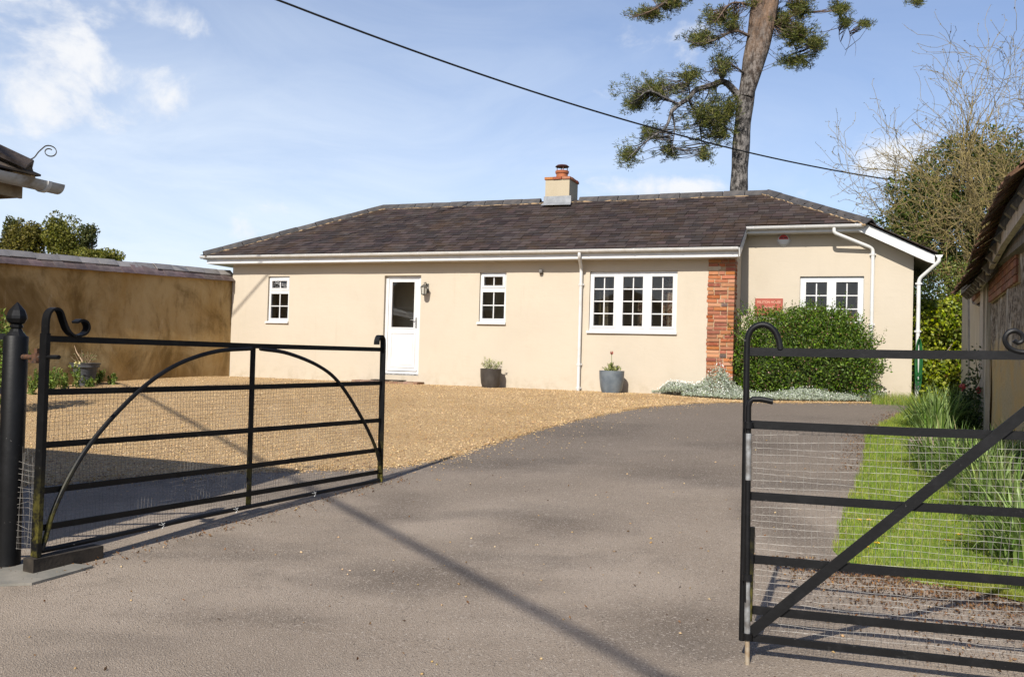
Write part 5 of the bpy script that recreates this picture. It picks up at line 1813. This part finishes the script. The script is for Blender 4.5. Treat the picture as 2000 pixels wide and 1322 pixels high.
# ---- border along the barn: strap-leaved clumps, dark low shrub, rose, stones
M['strap'] = leafmat('strap_leaf', (.12, .205, .04), (.31, .40, .14), .38, .38, (.34, .33, .16), .955, spec=.4)
CL = [(1822, 838, .50, 170, .30, 'arching strap leaved clump at the far end of the lawn by the hedge'), (1868, 832, .46, 130, .28, 'strap leaved clump beside the dark low shrub at the barn'),
      (1842, 925, .44, 150, .26, 'upper strap leaved clump behind the wire mesh of the small gate'), (1905, 960, .46, 190, .26, 'widest strap leaved clump in the border seen through the mesh'),
      (1955, 1020, .44, 190, .24, 'strap leaved clump near the barn wall low at the right edge'), (1985, 945, .48, 170, .24, 'strap leaved clump under the barn wall at the right edge'), (1998, 1100, .40, 150, .20, 'nearest strap leaved clump cut off by the right edge')]
for (x, y, h, n, r_, lab) in CL:
    g_ = gp(x, y)
    t_ = thing('daylily_clump', lab, 'plant', tuple(g_), 0, 'strap leaved clumps along the border')
    n = int(n * 1.5)
    a_ = rng.uniform(0, 6.28, n); q = rng.uniform(0, 1, n) ** .6
    roots = np.c_[r_ * q * np.cos(a_), r_ * q * np.sin(a_), np.zeros(n)]
    lean = np.c_[np.cos(a_), np.sin(a_)] * (q * rng.uniform(.3, 1.2, n))[:, None] + rng.normal(0, .22, (n, 2)) + np.array([-.18, .05])
    V, F = curved_blades(roots, rng.uniform(.7, 1.35, n) * h, rng.uniform(.014, .027, n), lean, 1.15, 6)
    stuff(link('leaves', np_mesh('leaves', V, F, M['strap']), t_))
    MB().lathe([(r_ * .55, -.03), (r_ * .5, .03), (.01, .05)], 10).build('crown', simple('dead_leaf_crown', (.13, .10, .05), rough=1) if 'dead_leaf_crown' not in bpy.data.materials else bpy.data.materials['dead_leaf_crown'], t_)
g_ = gp(1915, 838)
ds = thing('low_shrub', 'dark green low shrub at the foot of the barn wall', 'shrub', tuple(g_))
P, dn = blob((0, 0, .2), (.62, .6, .34), 7000, .5, .3, 21, .0)
V, F = leaf_arrays(P, rng.uniform(.02, .05, len(P)), .4, dn * .6 + np.array([0, 0, .4]), .9)
stuff(link('foliage', np_mesh('foliage', V, F, leafmat('dark_shrub_leaf', (.028, .058, .014), (.075, .115, .03), .25, .5)), ds))
MB().tube([(0, 0, -.02), (.0, 0, .25)], [.02, .008], 6).build('stem', bpy.data.materials['shrub_stem'], ds)
# rose against the barn
g_ = B0 + BD * 8.6 + BN * .30; g_[2] = gz(g_[0], g_[1])
rs_ = thing('rose_bush', 'thin rose with two red blooms climbing against the barn timbers', 'rose', tuple(g_))
rp = [at(1930, 800, 11.7), at(1912, 745, 11.6), at(1921, 715, 11.6), at(1905, 700, 11.6), at(1917, 690, 11.6), at(1897, 735, 11.6), at(1880, 756, 11.5), at(1911, 762, 11.5)]
L3 = [p - g_ for p in rp]
mb = MB()
for path in ((0, 1, 2, 4), (0, 1, 3), (0, 1, 5, 6), (0, 7)):
    mb.tube([np.zeros(3) + rng.normal(0, .02, 3) if q == 0 else L3[q] for q in path], [.009, .006, .004, .003][:len(path)], 5)
mb.build('stems', simple('rose_stem', (.09, .085, .03), rough=.8), rs_)
P = []
for q in (1, 2, 3, 4, 5, 6, 7):
    P.append(L3[q] + rng.normal(0, .065, (26, 3)))
    P.append(L3[q] * .7 + rng.normal(0, .08, (14, 3)))
P = np.vstack(P)
V, F = leaf_arrays(P, rng.uniform(.03, .07, len(P)), .6, None, 1)
stuff(link('foliage', np_mesh('foliage', V, F, leafmat('rose_leaf', (.035, .06, .02), (.075, .10, .035), .25, .5)), rs_))
petal = leafmat('rose_petal', (.42, .07, .07), (.55, .14, .12), .3, .55)
for q in (6, 7):
    n = 46
    d_ = rng.normal(0, 1, (n, 3)); d_ /= np.linalg.norm(d_, axis=1)[:, None]
    V, F = leaf_arrays(L3[q] + d_ * rng.uniform(.008, .034, n)[:, None] * np.array([1, 1, 1.15]), .042, .95, d_ * .3 + np.array([0, 0, .6]), .4)
    link('bloom', np_mesh('bloom', V, F, petal), rs_)
# stones edging the border
def rock(loc, r, lab, seed):
    rr = np.random.default_rng(seed)
    mb = MB()
    n1, n2 = 10, 14
    K = rr.normal(0, 1, (6, 3)) * 2.2; ph_ = rr.uniform(0, 6.28, 6)
    for i in range(n1 + 1):
        th = math.pi * i / n1
        for j in range(n2):
            d_ = np.array([math.sin(th) * math.cos(2 * math.pi * j / n2), math.sin(th) * math.sin(2 * math.pi * j / n2), math.cos(th)])
            f = 1 + .16 * sum(math.sin(d_ @ K[k] + ph_[k]) for k in range(6)) * .5
            mb.v.append(tuple(d_ * f * np.array(r)))
    mb.f = [(i * n2 + j, i * n2 + (j + 1) % n2, (i + 1) * n2 + (j + 1) % n2, (i + 1) * n2 + j) for i in range(n1) for j in range(n2)]
    o_ = mb.build('rock', M['rock'], None, True)
    o_.location = loc
    tag(o_, lab, 'rock', 'stones edging the border')
M['rock'] = simple('pinkish_rubble', (.30, .22, .18), (.17, .12, .09), 9, rough=.95, bump=.9, bscale=22, bdist=.03)
g_ = gp(1812, 890); rock((g_[0], g_[1], g_[2] + .09), (.22, .18, .16), 'pinkish brown stone lump beside the lawn before the strap leaves', 1)
g_ = gp(1985, 905); rock((g_[0], g_[1], g_[2] + .08), (.15, .14, .13), 'brown stone half hidden in leaves at the right edge', 2)

# dandelions in the lawn
DAND = [(1677, 1031, 'dandelion leftmost of the close pair in the lawn'), (1695, 1031, 'dandelion rightmost of the close pair in the lawn'), (1690, 1087, 'dandelion nearest the left edge of the lawn by the drive'), (1711, 1078, 'dandelion just behind the nearest one in the lawn'), (1849, 1073, 'orange dandelion near the gate rail in the front lawn'), (1875, 1061, 'dandelion closest to the strap leaves in the lawn'), (1509, 782, 'yellow dandelion at the bed edge above the bolt handle')]
yel = leafmat('dandelion_petal', (.75, .48, .02), (.82, .58, .05), .2, .6)
for (x, y, lab) in DAND:
    g_ = gp(x, y)
    t_ = thing('dandelion', lab, 'flower', (g_[0], g_[1], g_[2] + .01), 0, 'dandelions in the grass')
    hh = .05 if y > 900 else .09
    MB().tube([(0, 0, -.01), (.004, 0, hh)], .0022, 5).build('stem', bpy.data.materials['weed_stem'], t_)
    n = 40
    a_ = rng.uniform(0, 6.28, n); r_ = rng.uniform(.003, .018, n) * (1.0 if y > 900 else 1.8)
    V, F = leaf_arrays(np.c_[.004 + r_ * np.cos(a_), r_ * np.sin(a_), hh + rng.uniform(0, .006, n)], .014, .5, np.c_[np.cos(a_), np.sin(a_), np.full(n, .35)], .2)
    link('flower_head', np_mesh('flower_head', V, F, yel), t_)

# leaf litter: along the lawn's near edge, along the gate and at the post
lit = []
for k in range(36000):
    x = 1.55 + rng.uniform(0, 2.2); y = rng.uniform(3.55, 5.6)
    e = (y - (5.55 - .62 * (x - 1.9)))
    if e < .05 and rng.uniform() < math.exp(-max(0, -e - .15) / .42) * min(1, max(.02, (x - 1.5) / .5)):
        lit.append((x, y))
for k in range(900):                              # right side of the drive, along the grass
    i_ = rng.integers(20, 60)
    lit.append(tuple(LA[i_] + np.array([-abs(rng.normal(0, .12)), rng.normal(0, .08)])))
for k in range(420):
    u = rng.uniform(-.05, 1.1)
    lit.append(tuple(GA_ + gd * u + np.array([.85, -.525]) * abs(rng.normal(0, .11))))
for k in range(60):
    lit.append((-2.86 + rng.normal(0, .10), 5.10 + rng.normal(0, .06)))
for k in range(700):                              # odd leaves blown over the gravel and the drive
    q_ = loft_points(GA, GB, 1)[0]
    if q_[0] > -8:
        lit.append(tuple(q_))
for k in range(120):
    lit.append((rng.uniform(-2.4, 3), rng.uniform(3.6, 9)))
lit = np.array(lit)
V, F = leaf_arrays(np.c_[lit, gz(lit[:, 0], lit[:, 1]) + rng.uniform(.006, .016, len(lit))], rng.uniform(.007, .026, len(lit)), .55, None, 1, .5)
V[:, 2] = np.maximum(V[:, 2], np.repeat(gz(lit[:, 0], lit[:, 1]), 4) + .003)
ltr = stuff(link('leaf_litter', np_mesh('leaf_litter', V, F, leafmat('dead_leaf', (.085, .046, .022), (.20, .105, .045), .15, .8, (.36, .25, .14), .95))))
tag(ltr, 'brown leaf litter and moss crumbs along the gates and lawn edge', 'leaf litter')

# ---- ivy hedge between cottage and barn
M['ivy'] = leafmat('golden_ivy_leaf', (.13, .185, .014), (.34, .37, .035), .30, .42, (.09, .055, .02), .96)
hd_ = thing('ivy_hedge', 'tall golden green ivy hedge between the cottage corner and the barn', 'hedge', (8.5, 17.6, HZ))
P1 = np.stack([rng.uniform(-.75, 1.2, 10000), rng.normal(0, .10, 10000), rng.uniform(0, 2.05, 10000)], 1)
P1[:, 1] += .08 * np.sin(P1[:, 0] * 6 + P1[:, 2] * 3) + .07 * np.sin(P1[:, 2] * 7) - .25
P1[:, 2] *= 1 + .05 * np.sin(P1[:, 0] * 5)
P1[:, 1] += np.where(P1[:, 0] < -.6, (-.6 - P1[:, 0]) * 2.0, 0)
V, F = leaf_arrays(P1, rng.uniform(.05, .095, len(P1)), .75, np.array([-.1, -.6, -.25]), .7)
stuff(link('foliage', np_mesh('foliage', V, F, M['ivy']), hd_))
P2, dn = blob((.2, .25, 2.1), (1.25, .7, .75), 7000, .45, .3, 31)
V, F = leaf_arrays(P2, rng.uniform(.03, .07, len(P2)), .45, dn + np.array([0, 0, .3]), .8)
stuff(link('top_growth', np_mesh('top_growth', V, F, leafmat('mixed_top_leaf', (.085, .115, .02), (.20, .22, .05), .3, .5, (.14, .075, .03), .80)), hd_))
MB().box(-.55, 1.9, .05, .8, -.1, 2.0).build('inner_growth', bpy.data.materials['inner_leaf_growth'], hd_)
mb = MB()
for k in range(9):
    x = rng.uniform(-.6, 1.1)
    mb.tube([(x, -.2, rng.uniform(0, .8)), (x + rng.normal(0, .15), -.32, rng.uniform(.9, 1.4)), (x + rng.normal(0, .25), -.36, rng.uniform(1.5, 2.1))], [.012, .009, .005], 5)
mb.build('stems', simple('ivy_stem', (.24, .20, .14), rough=.9), hd_)

# ---- trees
def tubes_mesh(name, lines, mat, n=6):
    """many tapered tubes [(points, radii)] as one mesh"""
    mb = MB()
    for pts, rad in lines:
        mb.tube(pts, rad, n if max(rad) > .03 else 4, cap=False)
    return mb.mesh(name, mat, True)

# Scots pine behind the roof
PY = 30.0
pine = thing('pine_tree', 'tall Scots pine with orange upper trunk rising behind the roof', 'tree', tuple(at(1440, 740, PY) * np.array([1, 1, 0]) + np.array([0, 0, HZ])))
po = np.array(pine.location)
t = NT('pine_bark')
sp = t.n('ShaderNodeSeparateXYZ'); t.l(t.tc.outputs['Object'], sp.inputs[0])
hfac = t.ramp(t.math('ADD', sp.outputs[2], t.math('MULTIPLY', t.math('SUBTRACT', t.noise(.9, 5), .5), 5.0)), 9.2, 13.5)
lowc = t.mix(t.ramp(t.noise(9, 9, .78, (1, 1, .5)), .42, .60), (.026, .024, .023), (.19, .175, .162))
upc = t.mix(t.ramp(t.noise(5, 8, .75, (1, 1, .35)), .40, .60), (.215, .135, .085), (.115, .080, .060))
c = t.mix(hfac, lowc, upc)
t.bump(t.voro(5, 'DISTANCE_TO_EDGE', 'Distance', (1, 1, .35)), .9, .08)
t.bump(t.noise(14, 7), .8, .04)
M['pinebark'] = t.done(c, .95, .1)
def px_line(pts, Y, o):
    return [at(x, y, Y + (p[2] if len(p) > 2 else 0)) - o for p in pts for x, y in [p[:2]]]
trunk = smooth_line(px_line([(1436, 742), (1439, 560), (1443, 372), (1450, 250), (1460, 170), (1472, 90), (1483, 15), (1490, -80), (1500, -200), (1512, -340), (1520, -480)], PY, po), 70)
rad = np.interp(np.arange(70) / 69, [0, .25, .45, .6, .68, .75, .9, 1], [.36, .29, .275, .285, .31, .25, .14, .05])
tb_ = MB().tube(trunk, [r_ * (1 + .05 * math.sin(i * 1.3)) for i, r_ in enumerate(rad)], 18)
lead2 = smooth_line(px_line([(1458, 190), (1478, 120), (1494, 60), (1507, 0), (1524, -90), (1545, -220), (1560, -340)], PY - .12, po), 40)
tb_.tube(lead2, list(np.linspace(.22, .30, 8)) + list(np.linspace(.30, .06, 32)), 16)
tb_.build('trunk', M['pinebark'], pine, True)
BR = [([(1443, 195), (1434, 175), (1413, 163), (1390, 165), (1362, 178, -.6), (1345, 192, -.8), (1325, 206, -1), (1308, 218, -1.2)], .13, .06),
      ([(1325, 206, -1), (1300, 190, -1.3), (1270, 182, -1.5), (1240, 195, -1.6)], .055, .015), ([(1312, 216, -1.2), (1302, 250, -1.5), (1270, 275, -1.7), (1225, 305, -1.9)], .055, .012),
      ([(1312, 216, -1.2), (1318, 245, -1), (1312, 285, -.9)], .04, .01), ([(1345, 192, -.8), (1362, 222, -.5), (1395, 235, -.3), (1420, 225, 0)], .05, .012), ([(1362, 222, -.5), (1372, 260, -.3), (1376, 305, 0)], .035, .01),
      ([(1345, 192, -.8), (1340, 165, -.6), (1352, 145, -.4)], .03, .01), ([(1462, 150, 0), (1440, 130, -.4), (1415, 125, -.6), (1395, 140, -.7)], .04, .01),
      ([(1472, 75), (1435, 62, -.5), (1400, 76, -.8), (1365, 85, -1), (1345, 80, -1)], .06, .012), ([(1480, 10), (1430, 5, -.6), (1400, 40, -.9)], .05, .012),
      ([(1505, 45), (1528, 45, .5), (1545, 75, .8), (1558, 110, .9)], .06, .012), ([(1528, 45, .5), (1560, 70, .9), (1592, 92, 1.1)], .045, .012), ([(1512, -20), (1550, -5, .6), (1570, 25, .8)], .05, .012),
      ([(1520, -70), (1580, -55, .8), (1630, -15, 1.1), (1650, 35, 1.3), (1690, 50, 1.4)], .06, .01), ([(1650, 35, 1.3), (1660, 70, 1.3), (1652, 108, 1.3)], .02, .004), ([(1645, 20, 1.3), (1636, 70, 1.3), (1650, 92, 1.2)], .015, .004), ([(1655, 60, 1.3), (1672, 85, 1.4), (1668, 110, 1.4)], .012, .004),
      ([(1490, -60), (1400, -60, -.6), (1330, -20, -1), (1290, 12, -1.2), (1236, 32, -1.4)], .06, .012), ([(1540, -200), (1650, -150, .5), (1760, -40, 1), (1790, 0, 1)], .05, .01), ([(1505, -200), (1380, -180, .5), (1300, -110, 0)], .06, .012), ([(1530, -300), (1620, -330, -.6), (1690, -280, -.9)], .05, .01), ([(1515, -380), (1440, -430, .4), (1390, -400, .7)], .04, .01)]
lines = []
for pts, r0, r1 in BR:
    P_ = smooth_line(px_line([(p[0] + rng.normal(0, 2), p[1] + rng.normal(0, 2), p[2] if len(p) > 2 else 0) for p in pts], PY, po), 18)
    lines.append((P_, list(np.linspace(r0, r1, 18))))
CLM = [(1272, 178, 54, 26, 60), (1348, 150, 21, 17, 20), (1238, 205, 20, 16, 18), (1381, 227, 48, 36, 82), (1423, 215, 15, 22, 22), (1265, 262, 24, 16, 20), (1227, 303, 26, 18, 20), (1307, 294, 25, 15, 15), (1376, 304, 14, 16, 10), (1406, 262, 24, 22, 28),
       (1412, 130, 22, 28, 26), (1367, 77, 30, 15, 28), (1395, 38, 26, 18, 24), (1430, 45, 20, 30, 22), (1265, 28, 32, 12, 26), (1307, 8, 28, 14, 26), (1559, 18, 26, 24, 40), (1550, 68, 34, 24, 50), (1590, 86, 22, 18, 26), (1553, 120, 30, 14, 24), (1531, 50, 12, 20, 16),
       (1640, 18, 24, 12, 18), (1652, 45, 12, 12, 10), (1690, 48, 12, 6, 7), (1790, 4, 14, 6, 8), (1475, 6, 16, 10, 14), (1512, 30, 12, 20, 16), (1330, -40, 80, 25, 60), (1590, -60, 80, 30, 70), (1480, -120, 90, 40, 70), (1640, -180, 80, 40, 60), (1380, -200, 90, 40, 60), (1540, -330, 110, 60, 90), (1430, -420, 90, 50, 60), (1740, -70, 50, 24, 30)]
TP, twigs = [], []
bpts = np.vstack([l[0] for l in lines])
for (x, y, rx, ry, n) in CLM:
    for k in range(int(n * 3.3)):
        a_ = rng.uniform(0, 6.28); q = min(1.45, abs(rng.normal(0, .62)) + .12)
        p_ = at(x + rx * q * math.cos(a_), y + ry * q * math.sin(a_), PY + rng.normal(-.2 if x < 1450 else .5, .55)) - po
        TP.append(p_)
        j = np.argmin(np.linalg.norm(bpts - p_, axis=1))
        if np.linalg.norm(bpts[j] - p_) < 1.3:
            mid = (bpts[j] + p_) / 2 + rng.normal(0, .05, 3) + np.array([0, 0, -.03])
            lines.append(([bpts[j], mid, p_], [.014, .010, .006]))
stuff(link('branches', tubes_mesh('branches', lines, M['pinebark']), pine))
TP = np.array(TP)
nb = 30
C_ = np.repeat(TP, nb, 0)
up = rng.normal(0, 1, C_.shape); up[:, 2] = np.abs(up[:, 2]) * .9 - .15
up /= np.linalg.norm(up, axis=1)[:, None]
L_ = rng.uniform(.08, .16, len(C_))
V, F = leaf_arrays(C_ + up * L_[:, None] * .5 + rng.normal(0, .05, C_.shape), L_, .16, up * 3, .25, .1)
stuff(link('crown', np_mesh('crown', V, F, leafmat('pine_needle', (.045, .068, .016), (.185, .185, .040), .32, .5, (.24, .20, .07), .93)), pine))

# bare lichen-covered tree on the right
bt = thing('bare_tree', 'tall bare tree with lichen yellow twigs behind the barn', 'tree', (12.6, 23.0, HZ))
lines, buds = [], []
def grow(p, d, length, r, lev):
    n = 5
    pts, rr_ = [p], [r]
    d = np.array(d)
    for k in range(n):
        d = d + rng.normal(0, .13 + .03 * lev, 3) + np.array([0, 0, .035])
        d /= np.linalg.norm(d)
        p = p + d * length / n
        pts.append(p); rr_.append(max(.0045, r * (1 - .60 * (k + 1) / n)))
    lines.append((pts, rr_))
    if lev >= 5:
        for k in range(3, n + 1):
            buds.append(pts[k])
        return
    kids = [4, 5, 4, 4, 4][lev] if lev < 5 else 0
    for k in range(kids):
        u = rng.uniform(.35, 1.0) if k else 1.0
        q = pts[0] * 0 + np.array(pts)[min(n, int(u * n))]
        ax = rng.normal(0, 1, 3); ax -= d * (ax @ d); ax /= np.linalg.norm(ax)
        sp_ = rng.uniform(.35, .85) if k else rng.uniform(.1, .35)
        nd = d * math.cos(sp_) + ax * math.sin(sp_) + np.array([-.06, 0, .05])
        grow(q, nd / np.linalg.norm(nd), length * rng.uniform(.62, .82), max(.006, rr_[min(n, int(u * n))] * rng.uniform(.6, .8)), lev + 1)
for (d, l_, r_) in (((-.10, -.05, 1), 3.2, .14), ((-.32, -.15, .95), 2.9, .12), ((-.58, -.05, .80), 2.6, .10), ((.26, 0, 1), 3.2, .12), ((.10, -.3, 1), 3.0, .11), ((-.62, .2, .45), 2.3, .08)):
    d = np.array(d, float)
    grow(np.array([rng.normal(0, .12), rng.normal(0, .12), 1.7 + rng.uniform(-.3, .4)]), d / np.linalg.norm(d), l_, r_, 1)
lines.append(([np.zeros(3) - [0, 0, .1], np.array([0, 0, .7]), np.array([0, 0, 1.4])], [.24, .2, .17]))
t = NT('lichen_bark')
c = t.mix(t.ramp(t.noise(5, 6, .6), .38, .62), (.17, .135, .075), (.29, .225, .085))
c = t.mix(t.ramp(t.noise(11, 6, .6), .58, .68), c, (.17, .14, .11))
M['lichen'] = t.done(c, .95, .1)
stuff(link('branches', tubes_mesh('branches', [l for l in lines], M['lichen'], 5), bt))
lines_trunk = MB().tube([(0, 0, -.1), (.01, 0, .7), (0, 0, 1.6)], [.26, .21, .17], 10).build('trunk', M['lichen'], bt, True)
buds = np.array(buds)
V, F = leaf_arrays(buds + rng.normal(0, .02, buds.shape), rng.uniform(.03, .07, len(buds)), .45, np.array([0, 0, .5]), .8)
stuff(link('buds', np_mesh('buds', V, F, leafmat('brown_bud', (.11, .075, .04), (.20, .17, .06), .2, .8)), bt))

def leafy_tree(name, label, cat, base, crowns, n, size, mat, trunk_r, seed, group=None, lump=.3, shell=.55):
    """crowns: list of (x, y, z, rx, ry, rz) relative to the base"""
    t_ = thing(name, label, cat, tuple(base), 0, group)
    Vs, Fs, off = [], [], 0
    vol = [c_[3] * c_[5] for c_ in crowns]
    mb = MB()
    top = max(c_[2] for c_ in crowns)
    mb.tube([(0, 0, -.2), (.05, 0, top * .4), (0, 0, top * .85)], [trunk_r, trunk_r * .75, trunk_r * .35], 9)
    for i, c_ in enumerate(crowns):
        P, dn = blob(c_[:3], c_[3:], int(n * vol[i] / sum(vol)), shell, lump, seed + i)
        V, F = leaf_arrays(P, rng.uniform(*size, len(P)), .55, dn * .7 + np.array([0, 0, .35]), .8)
        Vs.append(V); Fs.append(F + off); off += len(V)
        mb.tube([(0, 0, top * .35), (c_[0] * .5, c_[1] * .5, c_[2] * .8), (c_[0], c_[1], c_[2])], [trunk_r * .5, trunk_r * .3, trunk_r * .12], 6)
    mb.build('trunk', M['treebark'], t_, True)
    stuff(link('crown', np_mesh('crown', np.vstack(Vs), np.vstack(Fs), mat), t_))
    return t_
M['treebark'] = simple('tree_bark', (.10, .075, .055), (.05, .04, .03), 8, rough=.95)
# evergreen behind the bare tree
dk = leafmat('dark_evergreen_leaf', (.035, .068, .012), (.115, .155, .026), .30, .4, (.20, .22, .045), .9)
eb = at(1890, 740, 23.9); eb[2] = HZ
def rel(x, y, Y, o, rx, ry, k=None):
    p = at(x, y, Y) - o
    return (p[0], p[1], p[2], rx * Y / FPX, (k or rx) * Y / FPX, ry * Y / FPX)
leafy_tree('evergreen_tree', 'dark ivy clad evergreen crown behind the bare twigs', 'tree', eb,
           [rel(1890, 345, 23.9, eb, 92, 82, 60), rel(1810, 395, 23.9, eb, 75, 75, 55), rel(1772, 450, 23.8, eb, 55, 60, 50), rel(1960, 360, 23.9, eb, 70, 100, 60), rel(1860, 470, 23.6, eb, 118, 80, 60), rel(1850, 545, 23.4, eb, 112, 60, 60), rel(2040, 420, 24, eb, 100, 120, 70)], 48000, (.06, .125), dk, .3, 51)
# far trees beyond the garden wall
olive = leafmat('olive_spring_leaf', (.085, .085, .014), (.19, .160, .030), .35, .6, (.30, .25, .08), .93)
olive2 = leafmat('green_spring_leaf', (.10, .115, .016), (.23, .215, .04), .35, .6)
dcon = leafmat('far_dark_leaf', (.045, .065, .02), (.12, .12, .035), .3, .6)
FY = 52.0
def far_tree(name, lab, bx, crowns, n, mat, seed, size=(.10, .22)):
    b_ = at(bx, 720, FY); b_[2] = HZ
    leafy_tree(name, lab, 'tree', b_, [rel(x, y, FY, b_, rx, ry) for (x, y, rx, ry) in crowns], int(n * 1.7), size, mat, .3, seed, 'trees beyond the garden wall', .32, .75)
far_tree('rounded_tree', 'rounded olive tree second from the left above the garden wall', 62, [(60, 466, 40, 38), (45, 480, 34, 30)], 5200, olive, 61)
far_tree('rounded_tree', 'rounded brighter green tree in the middle above the garden wall', 122, [(120, 470, 36, 40), (112, 446, 20, 18), (135, 485, 24, 24)], 4600, olive2, 63)
far_tree('slender_tree', 'thin airy tree rightmost of the trees above the garden wall', 172, [(172, 462, 17, 22), (165, 480, 14, 18), (180, 450, 10, 10)], 1300, dcon, 65)
far_tree('dark_tree', 'thin dark pointed tree leftmost above the garden wall', 16, [(18, 450, 11, 26), (12, 478, 15, 26), (30, 440, 8, 12)], 1500, dcon, 67)
far_tree('low_tree', 'low olive bushes trailing right along the top of the garden wall', 205, [(195, 498, 42, 12), (225, 506, 16, 8), (165, 497, 26, 14)], 2400, olive2, 69)
